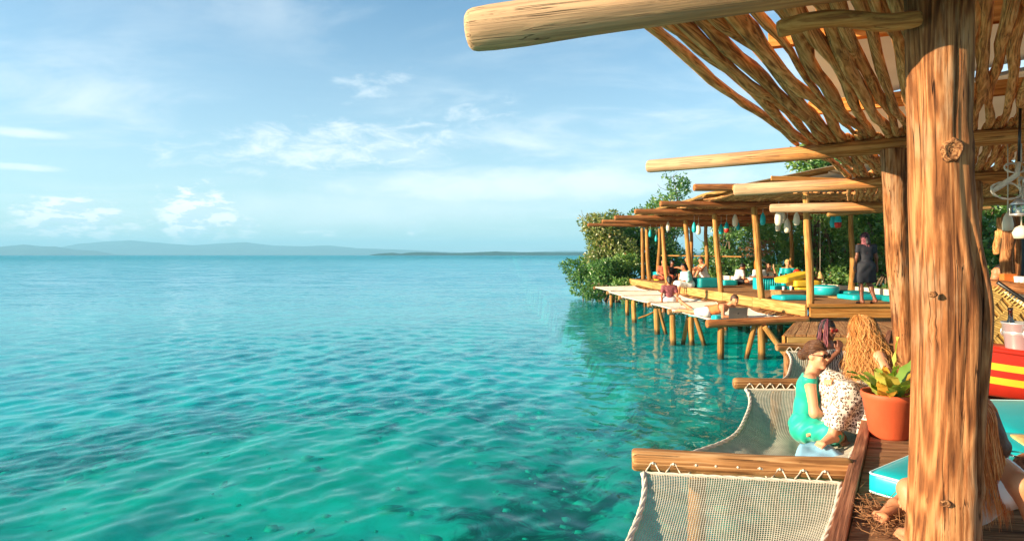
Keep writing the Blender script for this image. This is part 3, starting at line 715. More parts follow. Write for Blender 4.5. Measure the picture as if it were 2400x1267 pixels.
plocal(prof_post('post', 3.0, [(-60, 2126, 2264), (0, 2128, 2265), (150, 2132, 2268), (330, 2138, 2264), (400, 2140, 2270), (500, 2142, 2276), (600, 2148, 2290), (680, 2150, 2313), (760, 2155, 2314), (830, 2155, 2309), (900, 2152, 2302), (1000, 2149, 2296), (1100, 2145, 2290), (1267, 2136, 2286), (1305, 2130, 2290)], 0, M['post'], 4, 110, grooves=((-1.15, 0.20, 0.085, 0.85, 2.55, -0.10), (-1.62, 0.10, 0.04, 2.75, 3.6, 0.02), (-2.3, 0.06, 0.04, 0.9, 1.9, 0.05), (-1.75, 0.05, 0.03, 1.3, 2.6, -0.04)),
    knots=((2.38 - (350 - 597) / F * 3, -0.98, 0.34, 0.10), (2.38 - (770 - 597) / F * 3, -2.6, 0.25, 0.08), (2.38 - (1125 - 597) / F * 3, -1.05, 0.24, 0.13), (2.38 - (1180 - 597) / F * 3, -1.7, 0.2, 0.07), (2.38 - (640 - 597) / F * 3, -1.9, 0.16, 0.05)), flutes=0.05))
plocal(prof_post('post', 6.5, [(350, 2066, 2119), (500, 2075, 2128), (600, 2080, 2134), (700, 2090, 2140), (800, 2098, 2146), (920, 2106, 2152)], 0, M['post'], 9, 30, knots=((2.38 - (440 - 597) / F * 6.5, -1.4, 0.3, 0.12), (2.38 - (515 - 597) / F * 6.5, -1.5, 0.3, 0.12)), flutes=0.07))
plocal(prof_post('post', 6.62, [(420, 2112, 2138), (520, 2120, 2140), (640, 2128, 2146), (760, 2136, 2154), (918, 2140, 2158)], 0, M['post'], 10, 24, flutes=0.08))
BD = Vector((2.38, -1.5, 0)).normalized()
def knot_on(px, py, Y, r, depth, squash, dark=False):
    """an old branch stub: swollen collar, cracked rings, sunken heart"""
    c = W(px, py, Y); cen = Vector(((2205 - 1200) / F * 3.0, 3.0, c.z)); nrm = (c - cen); nrm.z = 0; nrm.normalize()
    pr = [(1.35, -0.030), (1.15, 0.000), (0.95, 0.016), (0.80, 0.018), (0.66, 0.008), (0.50, 0.011), (0.34, 0.002), (0.18, 0.005), (0.02, -0.004)]
    V, Fc = lathe([(a * r, b * depth / 0.018) for a, b in pr], 26, True); g_ = np.random.default_rng(int(px)); an_ = np.arctan2(V[:, 1], V[:, 0])
    V[:, :2] *= (1 + 0.12 * np.sin(2 * an_ + 1) + 0.08 * np.sin(5 * an_ + g_.uniform(0, 6)))[:, None]; V[:, 1] *= squash
    x = Vector((0, 0, 1)).cross(nrm).normalized(); Mx = Matrix((x, Vector((0, 0, 1)), nrm)).transposed().to_4x4(); Mx.translation = cen + nrm * ((c - cen).length)
    put('knot', mesh_from('knot', V, Fc, M['knot']), perg, mat4=perg.matrix_basis.inverted() @ Mx)
knot_on(2232, 352, 2.872, 0.036, 0.014, 1.45)
knot_on(2248, 1122, 2.880, 0.028, 0.014, 1.6)
knot_on(2218, 1180, 2.868, 0.016, 0.007, 0.9)
knot_on(2186, 690, 2.870, 0.012, 0.006, 1.0)
beams = {}
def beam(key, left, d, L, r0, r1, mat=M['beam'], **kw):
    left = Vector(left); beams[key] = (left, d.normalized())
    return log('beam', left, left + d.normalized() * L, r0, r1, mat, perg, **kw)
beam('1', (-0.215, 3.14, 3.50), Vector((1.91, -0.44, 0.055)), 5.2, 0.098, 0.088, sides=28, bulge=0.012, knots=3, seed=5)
log('brace_pole', (1.23, 2.95, 3.425), (1.855, 2.90, 3.465), 0.042, 0.040, M['pole'], perg, sides=14)
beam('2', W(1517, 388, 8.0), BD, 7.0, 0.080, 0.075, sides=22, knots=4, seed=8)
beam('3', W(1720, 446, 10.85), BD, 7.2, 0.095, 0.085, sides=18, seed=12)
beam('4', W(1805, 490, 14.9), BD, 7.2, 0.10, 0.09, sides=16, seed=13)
def on_beam(key, X):
    p, d = beams[key]; return p + d * ((X - p.x) / d.x)
def stick_mesh(L, r0, r1, seed, sides=9, seg=17, amp=0.03, mat='stick'):
    g = np.random.default_rng(seed); u = np.linspace(0, 1, seg)
    f = g.uniform(0, 6.3, 8); w = g.uniform(0.8, 1.3, 4)
    env = np.sin(np.clip(u, 0.02, 0.98) * math.pi) ** 0.35
    x = amp * env * (np.sin(7 * w[0] * u + f[0]) + 0.55 * np.sin(15 * w[1] * u + f[1]) + 0.22 * np.sin(33 * u + f[2]))
    y = amp * 0.6 * env * (np.sin(8 * w[2] * u + f[3]) + 0.6 * np.sin(17 * w[3] * u + f[4]))
    r = (r0 + (r1 - r0) * u) * (1 + 0.10 * np.sin(23 * u + f[5]) + 0.07 * np.sin(41 * u + f[6]))
    r[0] *= 0.7; r[-1] *= 0.7
    def prof(i, a): return 1 + 0.09 * np.sin(2 * a + f[7] + 5 * u[i]) + 0.05 * np.sin(3 * a + f[1] + 9 * u[i])
    V, Fc = tube(np.stack([x, y, u * L], 1), r, sides, True, prof)
    return mesh_from('stick', V, Fc, M[mat])
def lattice(parent, keyA, keyB, xA, xB, n, dA, dB, rA, rB, r0, r1, variants, seed, hiA=0.0, hiB=0.0, amp=0.03):
    """crooked sticks laid side by side from beam A to beam B"""
    g = np.random.default_rng(seed)
    ref = None
    a0, b0 = on_beam(keyA, xA), on_beam(keyB, xB); L0 = (b0 - a0).length + 0.2
    vm = [stick_mesh(L0, r0, r1, seed * 20 + i, amp=amp) for i in range(variants)]
    dirA, dirB = beams[keyA][1], beams[keyB][1]
    for i in range(n):
        a = a0 + dirA * (i * dA + g.normal(0, dA * 0.13)); b = b0 + dirB * (i * dB + g.normal(0, dB * 0.13))
        a.z += rA + r0 + hiA + g.uniform(-0.008, 0.012); b.z += rB + r1 + hiB + g.uniform(-0.006, 0.012)
        d = (b - a).normalized(); a = a - d * (0.06 + 0.25 * g.random()); L = (b - a).length + 0.04 + 0.12 * g.random()
        Mx = axis_mat(a, b, g.uniform(0, 6.28)) @ Matrix.Diagonal((float(np.clip(1 + 0.22 * g.normal(), 0.6, 1.4)),) * 2 + (L / L0, 1))
        o = put('stick', vm[int(g.integers(variants))], parent, mat4=parent.matrix_basis.inverted() @ Mx)
lattice(perg, '1', '2', 0.37, 3.17, 42, 0.097, 0.094, 0.09, 0.078, 0.043, 0.035, 16, 3, amp=0.025)
lattice(perg, '2', '3', 3.26, 5.22, 34, 0.096, 0.096, 0.078, 0.088, 0.042, 0.037, 8, 4, amp=0.020)
lattice(perg, '3', '4', 5.25, 7.40, 30, 0.10, 0.10, 0.088, 0.092, 0.046, 0.043, 6, 5, amp=0.018)
# squared orange purlins and the canvas roof that lie over the sticks
def timber(name, p0, p1, w, h, mat, parent, roll=0.0):
    p0, p1 = Vector(p0), Vector(p1); d = p1 - p0
    V, Fc = boxm(d.length, w, h, (d.length / 2, 0, 0), min(w, h) * 0.08)
    x = d.normalized(); z = Vector((0, 0, 1)); z = (z - x * z.dot(x)).normalized(); y = z.cross(x)
    Mx = Matrix((x, y, z)).transposed().to_4x4(); Mx.translation = p0
    if parent is not None: Mx = parent.matrix_basis.inverted() @ Mx
    return put(name, mesh_from(name, V, Fc, mat, smooth=False), parent, mat4=Mx)
def lerp(a, b, u): return Vector(a).lerp(Vector(b), u)
for u, zz in ((0.36, 3.85), (0.84, 3.82)):
    a = lerp(on_beam('1', 0.86), on_beam('2', 3.32), u); b = lerp(on_beam('1', 4.4), on_beam('2', 7.0), u); a.z = zz; b.z = zz + 0.03
    timber('purlin', a, b, 0.07, 0.13, M['orange_timber'], perg)
for kA, kB, xa, xb in (('2', '3', 3.6, 5.6), ('3', '4', 5.7, 7.8)):
    a = lerp(on_beam(kA, xa), on_beam(kB, xb), 0.5); b = a + BD * 4.5; a.z = b.z = 3.80
    timber('purlin', a, b, 0.07, 0.11, M['orange_timber'], perg)
def cloth_sheet(corners, n=14, sag=0.05, th=0.006, seed=0):
    g = np.random.default_rng(seed); u = np.linspace(0, 1, n)
    A, B, C, D = [np.array(c, float) for c in corners]      # A-B near edge, D-C far edge
    U, Vv = np.meshgrid(u, u)
    P = (A[None, None] * ((1 - U) * (1 - Vv))[..., None] + B * (U * (1 - Vv))[..., None] + C * (U * Vv)[..., None] + D * ((1 - U) * Vv)[..., None])
    P[..., 2] -= sag * np.sin(U * math.pi) * np.sin(Vv * math.pi) + 0.015 * np.sin(9 * U + g.uniform(0, 6)) * np.sin(7 * Vv)
    top = P.reshape(-1, 3); bot = top - np.array([0, 0, th])
    i = np.arange(n - 1)[:, None] * n; j = np.arange(n - 1)[None, :]
    Q = np.stack([i + j, i + j + 1, i + n + j + 1, i + n + j], -1).reshape(-1, 4)
    rim = [(r * n, (r + 1) * n) for r in range(n - 1)]
    Fc = [tuple(q) for q in Q] + [tuple(q + n * n)[::-1] for q in Q]
    m_ = n * n
    for r in range(n - 1):
        Fc += [(r * n, (r + 1) * n, (r + 1) * n + m_, r * n + m_), ((r + 1) * n + n - 1, r * n + n - 1, r * n + n - 1 + m_, (r + 1) * n + n - 1 + m_),
               (r + 1, r, r + m_, r + 1 + m_), ((n - 1) * n + r, (n - 1) * n + r + 1, (n - 1) * n + r + 1 + m_, (n - 1) * n + r + m_)]
    return np.concatenate([top, bot]), Fc
def roof_sheet(parent, corners, **kw):
    V, Fc = cloth_sheet(corners, **kw); c = V.mean(0)
    return ob('canvas_sheet', V - c, Fc, M['tarp'], parent, mat4=parent.matrix_basis.inverted() @ Matrix.Translation(Vector(c)))
def up(v, z): return (v.x, v.y, z)
roof_sheet(perg, [up(on_beam('1', 0.98), 3.98), up(on_beam('1', 4.9), 4.7), up(on_beam('2', 7.6), 4.7), up(on_beam('2', 3.45), 3.98)], seed=1)
roof_sheet(perg, [up(on_beam('2', 3.50), 3.96), up(on_beam('2', 8.0), 4.6), up(on_beam('3', 10.2), 4.6), up(on_beam('3', 5.55), 3.96)], seed=2)
roof_sheet(perg, [up(on_beam('3', 5.6), 3.96), up(on_beam('3', 10.2), 4.5), up(on_beam('4', 12.0), 4.5), up(on_beam('4', 7.7), 3.96)], seed=3)
# hidden-side posts that carry the beams further in
for key, X in (('2', 7.6), ('3', 8.9), ('4', 11.2), ('3', 6.6), ('4', 8.9)):
    q = on_beam(key, X); log('post', (q.x, q.y + 0.02, ZD if key != '4' else ZF), (q.x - 0.05, q.y, q.z - 0.05), 0.10, 0.09, M['post'], perg)

# ------------------------------------------------------------------ step platform between the decks
plat = thing('step_platform', 'low plank step platform between near deck and far deck', 'platform', (5.9, 12.2, 0))
PF = [(4.78, 11.25), (7.3, 11.05), (7.9, 13.3), (5.95, 13.4)]
n = 13
for i in range(n):
    u0, u1 = i / n, (i + 0.93) / n
    f0, f1 = lerp((*PF[0], 0), (*PF[1], 0), u0), lerp((*PF[0], 0), (*PF[1], 0), u1); b0, b1 = lerp((*PF[3], 0), (*PF[2], 0), u0), lerp((*PF[3], 0), (*PF[2], 0), u1)
    z0, z1 = 0.945, 0.985
    V = np.array([(p.x, p.y, z) for z in (z0, z1) for p in (f0, f1, b1, b0)]); c = V.mean(0)
    d = (b0 - f0); an = math.atan2(d.y, d.x); Mr = np.array(Matrix.Rotation(-an, 3, 'Z'))
    ob('plank', (V - c) @ Mr.T, [(0, 3, 2, 1), (4, 5, 6, 7), (0, 1, 5, 4), (1, 2, 6, 5), (2, 3, 7, 6), (3, 0, 4, 7)], M['plank_warm'], plat, smooth=False,
       mat4=plat.matrix_basis.inverted() @ Matrix.Translation(Vector(c)) @ Matrix.Rotation(an, 4, 'Z'))
timber('front_board', (4.82, 11.22, 0.83), (7.3, 11.02, 0.83), 0.05, 0.22, M['fascia'], plat)
timber('side_board', (4.76, 11.22, 0.86), (5.92, 13.38, 0.86), 0.05, 0.20, M['orange_timber'], plat)
for x, y in ((4.95, 11.5), (7.0, 11.3), (6.0, 13.1)): log('pile', (x, y, -2.4), (x, y, 0.93), 0.08, 0.075, M['post'], plat)

# ------------------------------------------------------------------ far deck
def fe(Y): return 6.83 - (Y - 14.75) * 0.0675                 # X of its seaward edge
far = thing('far_deck', 'long sunlit timber deck on piles running along the mangroves', 'deck', (8.0, 20.0, 0))
def far_put(o): return o
# deck boards run out from the trees to the sea, narrow with fine joints
Y = 14.78; i = 0; bw = 0.145
while Y < 31.0:
    x0 = fe(Y) + 0.02; L = 10.9 - 0.05 * (Y - 15) - x0
    V, Fc = boxm(L, bw - 0.008, 0.04, (L / 2, 0, -0.02))
    ob('plank', V, Fc, M['plank_warm'], far, smooth=False, mat4=far.matrix_basis.inverted() @ Matrix.Translation((x0, Y + bw / 2, ZF + random.uniform(-0.003, 0.003))))
    Y += bw
ys = [14.74, 17.5, 19.55, 23.2, 27.0, 31.0]
for y0, y1 in zip(ys[:-1], ys[1:]):
    timber('fascia_board', (fe(y0 + 0.02) - 0.05, y0 + 0.01, ZF - 0.16), (fe(y1 - 0.02) - 0.05, y1 - 0.01, ZF - 0.16), 0.06, 0.34, M['fascia'], far)
timber('front_board', (6.79, 14.70, ZF + 0.0), (10.9, 14.66, ZF + 0.0), 0.07, 0.07, M['orange_timber'], far)
timber('front_board', (6.85, 14.72, ZF - 0.16), (10.9, 14.68, ZF - 0.16), 0.05, 0.24, M['orange_timber'], far)
timber('lower_board', (6.9, 14.80, ZF - 0.36), (10.9, 14.78, ZF - 0.36), 0.06, 0.13, M['kerb'], far)
timber('back_kerb', (10.62, 15.0, ZF + 0.10), (9.9, 30.5, ZF + 0.10), 0.10, 0.20, M['cream'], far)
for y in (14.95, 17.5, 20.2, 23.2, 26.4, 29.4):
    for dx in (0.25, 2.0, 3.7):
        log('pile', (fe(y) + dx, y, -2.2), (fe(y) + dx, y, ZF - 0.04), 0.10, 0.09, M['post'], far, knots=0, sides=9, segs=6)

# ------------------------------------------------------------------ far pergola
fp = thing('far_pergola', 'long open pergola of peeled poles over the far deck', 'pergola', (6.8, 20.0, ZF))
PP = [(6.88, 14.80, 3.83), (6.58, 16.95, 3.66), (6.44, 19.85, 3.65), (6.42, 23.05, 3.65), (6.31, 26.2, 3.65), (6.14, 28.9, 3.65), (6.17, 30.3, 3.65)]
lean = [-0.10, -0.20, -0.20, -0.22, -0.22, -0.12, -0.05]
for i, ((x, y, z), le) in enumerate(zip(PP, lean)):
    log('post', (x + 0.06, y + 0.08, ZF), (x + 0.06 + le, y + 0.08, z), 0.088, 0.078, M['pole'], fp, sides=12, knots=3, wob=0.008)
for x, y, le in ((8.2, 27.0, 0.0), (8.04, 28.6, -0.05), (7.08, 31.0, 0.06), (10.3, 23.6, 0.0), (10.3, 19.4, 0.0), (10.4, 15.6, 0.0)):
    log('post', (x, y, ZF), (x + le, y, 3.65), 0.085, 0.07, M['pole'], fp, sides=10, wob=0.02)
BL = [(4.22, 14.85, 3.955), (3.92, 16.95, 3.72), (3.80, 19.85, 3.72), (3.70, 23.05, 3.72), (3.68, 26.2, 3.72), (3.42, 28.9, 3.72)]
for i, (x, y, z) in enumerate(BL):
    z2 = z - 0.06 if i == 0 else z + 0.02
    beams['f%d' % i] = (Vector((x, y, z)), Vector((1, 0.03, (z2 - z) / 6.8)).normalized())
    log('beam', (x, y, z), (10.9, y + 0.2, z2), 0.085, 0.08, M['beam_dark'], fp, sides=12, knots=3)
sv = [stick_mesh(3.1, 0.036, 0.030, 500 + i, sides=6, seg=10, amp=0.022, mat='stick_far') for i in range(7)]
for i in range(5):
    ka, kb = 'f%d' % i, 'f%d' % (i + 1)
    for q in range(46):
        X = 5.35 + q * 0.118 + random.gauss(0, 0.012)
        a = on_beam(ka, X); b = on_beam(kb, X - 0.18); a.z = 3.82; b.z += 0.12
        d = (b - a).normalized(); a -= d * random.uniform(0.05, 0.3); b += d * random.uniform(0.0, 0.2)
        put('stick', random.choice(sv), fp, mat4=fp.matrix_basis.inverted() @ axis_mat(a, b, random.uniform(0, 6.28)) @ Matrix.Diagonal((1, 1, (b - a).length / 3.1, 1)))
# pitched canvas over each bay, its seaward edge held by a pale eave pole
for i in range(5):
    y0, y1 = BL[i][1], BL[i + 1][1]; xe0, xe1 = 5.12 - 0.05 * i, 5.07 - 0.05 * i
    step_ = 0.0 if i else 0.02
    roof_sheet(fp, [(xe0, y0 - 0.25, 3.97), (8.3, y0 - 0.25, 4.62), (8.2, y1 - 0.1, 4.60), (xe1, y1 - 0.1, 3.97)], seed=10 + i, n=8)
    roof_sheet(fp, [(8.3, y0 - 0.25, 4.63), (11.0, y0 - 0.25, 3.98), (10.8, y1 - 0.1, 3.98), (8.2, y1 - 0.1, 4.61)], seed=20 + i, n=8)
    log('eave_pole', (xe0, y0 - 0.3, 3.94), (xe1, y1 + 0.1, 3.94), 0.04, 0.035, M['pole'], fp, sides=8, knots=0)
    log('rafter', (xe0 - 0.05, y0 - 0.12, 3.90), (8.3, y0 - 0.12, 4.55), 0.045, 0.04, M['pole'], fp, sides=8, knots=0)
    timber('purlin', (6.0, y0 + 0.5, 4.02), (10.3, y0 + 0.5, 4.02), 0.06, 0.12, M['orange_timber'], fp)
timber('purlin', (5.75, 14.2, 4.08), (7.7, 14.25, 4.02), 0.05, 0.10, M['orange_timber'], fp)
# thin lower pole tied across the front bay
log('tie_pole', (7.05, 14.3, 3.29), (10.6, 14.15, 3.42), 0.05, 0.045, M['pole'], fp, sides=10)
log('rail', (7.2, 31.0, 2.35), (9.9, 27.6, 2.30), 0.035, 0.03, M['pole'], fp, sides=7, knots=0)
# ------------------------------------------------------------------ hammocks over the water
def net_surface(A0, A1, B0, B1, nu, nv, sag, pullL, pullR, seed=0):
    """grid from bar A (A0 outer, A1 deck side) to bar B; edges drawn in and the middle hanging"""
    A0, A1, B0, B1 = [np.array(p, float) for p in (A0, A1, B0, B1)]
    u = np.linspace(0, 1, nu)[None, :, None]; v = np.linspace(0, 1, nv)[:, None, None]
    g = np.random.default_rng(seed)
    L = A0 + (B0 - A0) * v; Rr = A1 + (B1 - A1) * v; W_ = (A1 - A0); W_ /= np.linalg.norm(W_)
    s = np.sin(v * math.pi) ** 0.8
    L = L + W_ * pullL * s; Rr = Rr - W_ * pullR * s
    P = L + (Rr - L) * u
    hang = 4 * v * (1 - v) * (0.45 + 0.55 * np.sin(u * math.pi))
    P[..., 2:3] -= sag * hang
    P[..., 2:3] += 0.012 * np.sin(u * 9 + v * 5 + g.uniform(0, 6)) * hang + 0.008 * np.sin(u * 21 - v * 13) * hang
    P = P + W_ * (0.010 * np.sin(v * 14 + u * 6))
    return P
def strands(P, r):
    """three-sided cords along both directions of a grid of points"""
    out_v, out_f, off = [], [], 0
    for Q in (P, np.transpose(P, (1, 0, 2))):
        n, k, _ = Q.shape
        T = np.gradient(Q, axis=1); T /= np.linalg.norm(T, axis=2, keepdims=True) + 1e-9
        N = np.cross(T, np.array([0, 0, 1.0])); N /= np.linalg.norm(N, axis=2, keepdims=True) + 1e-9; B = np.cross(T, N)
        ring = [Q + r * (math.cos(a) * N + math.sin(a) * B) for a in (math.pi / 2, math.pi * 7 / 6, math.pi * 11 / 6)]
        V = np.stack(ring, 2).reshape(-1, 3)
        i = np.arange(n)[:, None, None] * k * 3; j = np.arange(k - 1)[None, :, None] * 3; c = np.arange(3)[None, None, :]; cn = (c + 1) % 3
        f = np.stack(np.broadcast_arrays(i + j + c, i + j + cn, i + j + 3 + cn, i + j + 3 + c), -1).reshape(-1, 4)
        out_v.append(V); out_f.append(f + off); off += len(V)
    return np.concatenate(out_v), np.concatenate(out_f)
def twisted(P, r, strands_n=3, pitch=0.05, sides=5):
    """laid rope: strands wound about a path"""
    P = np.asarray(P, float); seg = np.linalg.norm(np.diff(P, axis=0), axis=1); s = np.concatenate([[0], np.cumsum(seg)])
    n = max(12, int(s[-1] / pitch * 4)); q = np.linspace(0, s[-1], n); C = np.stack([np.interp(q, s, P[:, i]) for i in range(3)], 1)
    T, N, B = frames(C); parts = []
    for k in range(strands_n):
        a = q / pitch * 1.6 + k * 2 * math.pi / strands_n
        parts.append(tube(C + r * 0.55 * (np.cos(a)[:, None] * N + np.sin(a)[:, None] * B), r * 0.62, sides))
    return join(parts)
def lacing(P, bar0, bar1, br, n, r=0.006):
    """cord zigzag from a net edge through holes along the near side of a bar, with a knot at every hole"""
    bar0, bar1 = np.array(bar0, float), np.array(bar1, float); parts = []
    P = np.asarray(P, float); d = (bar1 - bar0) / np.linalg.norm(bar1 - bar0)
    mid = P.mean(0); c0 = bar0 + d * np.dot(mid - bar0, d); side = mid - c0; side[2] = 0; side /= np.linalg.norm(side)
    upv = np.array([0, 0, 1.0]); N = len(P) - 1
    for i in range(n):
        e0 = P[int(i / n * N)]; e1 = P[int((i + 1) / n * N)]; em = P[int((i + 0.5) / n * N)]
        c = bar0 + d * np.dot(em - bar0, d); h = c + (br + r * 0.4) * (side * math.cos(0.15) + upv * math.sin(0.15))
        lo = c + (br + r) * (side * math.cos(-0.75) + upv * math.sin(-0.75))
        for e, sg in ((e0, -1), (e1, 1)):
            k1 = lo + d * 0.05 * sg
            parts.append(tube(np.array([e, (e + k1) / 2 + upv * 0.004, k1, h + d * 0.012 * sg, h - side * 0.02]), r, 5))
        bm_ = lathe([(0.0005, -r * 1.7), (r * 1.3, -r), (r * 1.8, 0), (r * 1.3, r), (0.0005, r * 1.7)], 8)
        parts.append((bm_[0] + h, bm_[1]))
    return join(parts)
def hammock(label, A0, A1, B0, B1, nu, nv, sag, pL, pR, cord, seed, group=None, la=10, barA=None, barB=None, brA=0.08, brB=0.08):
    c = (np.array(A0) + A1 + B0 + B1) / 4; t = thing('hammock', label, 'hammock', tuple(c), 0, group)
    P = net_surface(A0, A1, B0, B1, nu, nv, sag, pL, pR, seed) - c
    V, Fc = strands(P, cord); stuff(ob('net', V, Fc, M['net'], t))
    for e in (P[:, 0], P[:, -1]):
        V, Fc = twisted(e, 0.017, pitch=0.10); ob('edge_rope', V, Fc, M['rope'], t)
    for e, bar, br in ((P[0], barA, brA), (P[-1], barB, brB)):
        V, Fc = twisted(e, 0.013, pitch=0.07); ob('border_rope', V, Fc, M['rope'], t)
        if bar is not None:
            V, Fc = lacing(e, np.array(bar[0]) - c, np.array(bar[1]) - c, br, la); ob('lacing', V, Fc, M['rope'], t)
    return t
def support_log(label, p0, p1, r0, r1, mat, group=None, **kw):
    o = log('support_log', p0, p1, r0, r1, mat, None, wob=0.004, **kw); return tag(o, label, 'log', group)
zb = 0.955
bars = {0: ((-0.42, 1.73, zb), (0.60, 1.56, zb)), 1: ((0.835, 4.45, zb), (2.245, 4.23, zb)), 2: ((2.46, 7.10, zb), (4.02, 7.05, zb)), 3: ((4.07, 9.86, zb), (6.0, 9.80, zb))}
support_log('thick smooth hammock log between the two nearest rope nets', *bars[1], 0.082, 0.080, M['hamlog'], sides=30, seed=21, knots=1)
support_log('pale log behind the woman in green holding the far end of her net', *bars[2], 0.066, 0.064, M['hamlog'], sides=20, seed=22, knots=2)
support_log('pale log below the step platform behind the person in sunglasses', *bars[3], 0.068, 0.065, M['hamlog'], sides=16, seed=23)
support_log('log carrying the near end of the closest rope net', *bars[0], 0.082, 0.080, M['hamlog'], sides=16, seed=24)
def off(p, q, d, dz=-0.045):
    p, q = Vector(p), Vector(q); return p.lerp(q, d[0]) + Vector((d[1] * 0.62, d[1], dz))
hammock('wide cream rope net hammock nearest the deck cushion', off(*bars[1], (0.085, -0.115)), off(*bars[1], (0.965, -0.115)), off(*bars[0], (0.08, 0.12)), off(*bars[0], (0.97, 0.12)), 78, 140, 0.20, 0.16, 0.03, 0.0034, 1, la=9, barA=bars[1], barB=bars[0])
hammock('curved cream rope net hammock under the woman in green', off(*bars[2], (0.10, -0.10)), off(*bars[2], (0.97, -0.10)), off(*bars[1], (0.06, 0.11)), off(*bars[1], (0.97, 0.11)), 76, 140, 0.25, 0.26, 0.02, 0.0036, 2, la=12, barA=bars[2], barB=bars[1], brA=0.066)
hammock('rope net hammock behind the pale log, under the person in sunglasses', off(*bars[3], (0.10, -0.14)), off(*bars[3], (0.86, -0.14)), off(*bars[2], (0.08, 0.12)), off(*bars[2], (0.86, 0.12)), 46, 90, 0.27, 0.22, 0.05, 0.0055, 3, la=10, barA=bars[3], barB=bars[2], brA=0.068, brB=0.066)
for kx, (p, q) in bars.items():
    if kx in (1, 2, 3):
        o = log('pile', (p[0] + 0.45, p[1] + 0.02, -2.6), (p[0] + 0.45, p[1] - 0.02, zb - 0.05), 0.06, 0.06, M['pole'], None, sides=10)
        tag(o, ['', 'pile under the thick smooth hammock log', 'pile under the pale log behind the woman in green', 'pile under the pale log below the step platform'][kx], 'pile')

# far hammocks strung along the far deck
FB = [((4.43, 14.58, 0.81), (6.82, 14.72, 0.90), 0.095), ((4.11, 16.9, 0.88), (6.6, 17.0, 0.92), 0.085), ((4.06, 19.2, 0.87), (6.45, 19.3, 0.92), 0.085),
      ((3.74, 22.5, 0.87), (6.25, 22.6, 0.92), 0.085), ((3.72, 25.2, 0.87), (6.05, 25.3, 0.92), 0.08), ((3.70, 29.0, 0.87), (5.85, 29.1, 0.92), 0.08)]
FL = ['thick reddish log at the corner of the far deck, before the laptop', 'hammock log between the lying person and the raised feet', 'hammock log behind the lying person\'s feet', 'hammock log beyond the person in the maroon top', 'second last hammock log before the tip of the far deck', 'last hammock log beside the mangroves']
for i, (p, q, r) in enumerate(FB):
    support_log(FL[i], p, q, r, r * 0.95, M['beam_dark'] if i == 0 else M['hamlog'], 'hammock logs along the far deck', sides=12, knots=2)
HL = ['cream woven hammock under the person with the laptop', 'cream woven hammock with a turquoise cushion on it', 'cream woven hammock under the person in the maroon top', 'empty cream woven hammock next to the person in maroon', 'empty cream woven hammock beside the mangroves at the deck end']
def far_hammock(i):
    (p0, q0, r0), (p1, q1, r1) = FB[i], FB[i + 1]
    A0, A1 = off(p0, q0, (0.05, 0.11), 0.05), off(p0, q0, (0.88, 0.11), 0.05); B0, B1 = off(p1, q1, (0.06, -0.1), 0.05), off(p1, q1, (0.88, -0.1), 0.05)
    c = (np.array(A0) + np.array(A1) + np.array(B0) + np.array(B1)) / 4
    t = thing('hammock', HL[i], 'hammock', tuple(c), 0, 'hammocks along the far deck')
    nu, nv = 22, 30
    P = net_surface(A0, A1, B0, B1, nu, nv, 0.16, 0.28, 0.08, i) - c
    V, Fc = strands(net_surface(A0, A1, B0, B1, 34, 44, 0.16, 0.28, 0.08, i) - c, 0.017); ob('net', V, Fc, M['netcloth'], t)
    top = P.reshape(-1, 3); bot = top - np.array([0, 0, 0.012]); m_ = len(top)
    for e in (P[:, 0], P[:, -1], P[0], P[-1]):
        V, Fc = tube(e, 0.022, 6); ob('edge_rope', V, Fc, M['rope'], t)
    for e, bar, rr in ((P[0], FB[i], r0), (P[-1], FB[i + 1], r1)):
        V, Fc = lacing(e, np.array(bar[0]) - c, np.array(bar[1]) - c, rr, 9, 0.011); ob('lacing', V, Fc, M['rope'], t)
    # dark lashings tie the deck side of the net to the fascia
    g = np.random.default_rng(i); parts = []
    Rr = P[:, -1]
    for k in range(1, nv - 1):
        a = Rr[k]; w = a + c; b = np.array([fe(w[1]) - 0.085, w[1] + 0.08, ZF - 0.26]) - c
        parts.append(tube(np.array([a, (a + b) / 2 + g.normal(0, 0.02, 3), b]), 0.012, 4))
    V, Fc = join(parts); ob('lashing', V, Fc, M['fibre'], t)
for i in range(5): far_hammock(i)
def pile(label, top, bottom, r, group='piles under the far hammocks'):
    o = log('pile', bottom, top, r, r, M['pole'], None, sides=10, knots=1); return tag(o, label, 'pile', group)
def wpile(x, y, ztop, dx=0, dy=0, r=0.07, lab=''):
    pile(lab, (x, y, ztop), (x + dx, y + dy, -2.3), r)
wpile(5.68, 14.68, 0.78, 0.12, 0, 0.085, 'thick upright pile under the log before the laptop')
wpile(5.58, 14.70, 0.76, -0.85, 0.1, 0.055, 'brace leaning seaward under the log before the laptop')
wpile(5.76, 14.58, 0.76, 2.05, -0.35, 0.06, 'brace leaning landward under the log before the laptop')
wpile(4.78, 14.62, 0.72, 0.03, 0, 0.075, 'upright pile near the sea end of the log before the laptop')
wpile(4.74, 16.95, 0.80, 0.03, 0, 0.08, 'upright pile under the hammock log beside the raised feet')
wpile(4.68, 16.97, 0.78, -0.5, 0.1, 0.055, 'brace leaning seaward beside the raised feet')
wpile(4.82, 16.93, 0.78, 0.9, -0.1, 0.055, 'brace leaning landward beside the raised feet')
wpile(4.25, 16.9, 0.80, 0.02, 0, 0.075, 'pile at the sea end of the log beside the raised feet')
wpile(4.35, 19.22, 0.80, 0.0, 0, 0.085, 'pile at the sea end of the log behind the lying person')
wpile(4.42, 19.22, 0.78, 0.8, 0, 0.055, 'brace leaning landward behind the lying person')
wpile(4.30, 22.5, 0.80, 0.0, 0, 0.085, 'pile under the log beyond the person in maroon')
wpile(4.55, 25.2, 0.80, 0.0, 0, 0.075, 'pile under the second last hammock log')
wpile(4.5, 29.0, 0.80, 0.0, 0, 0.075, 'pile under the last hammock log')
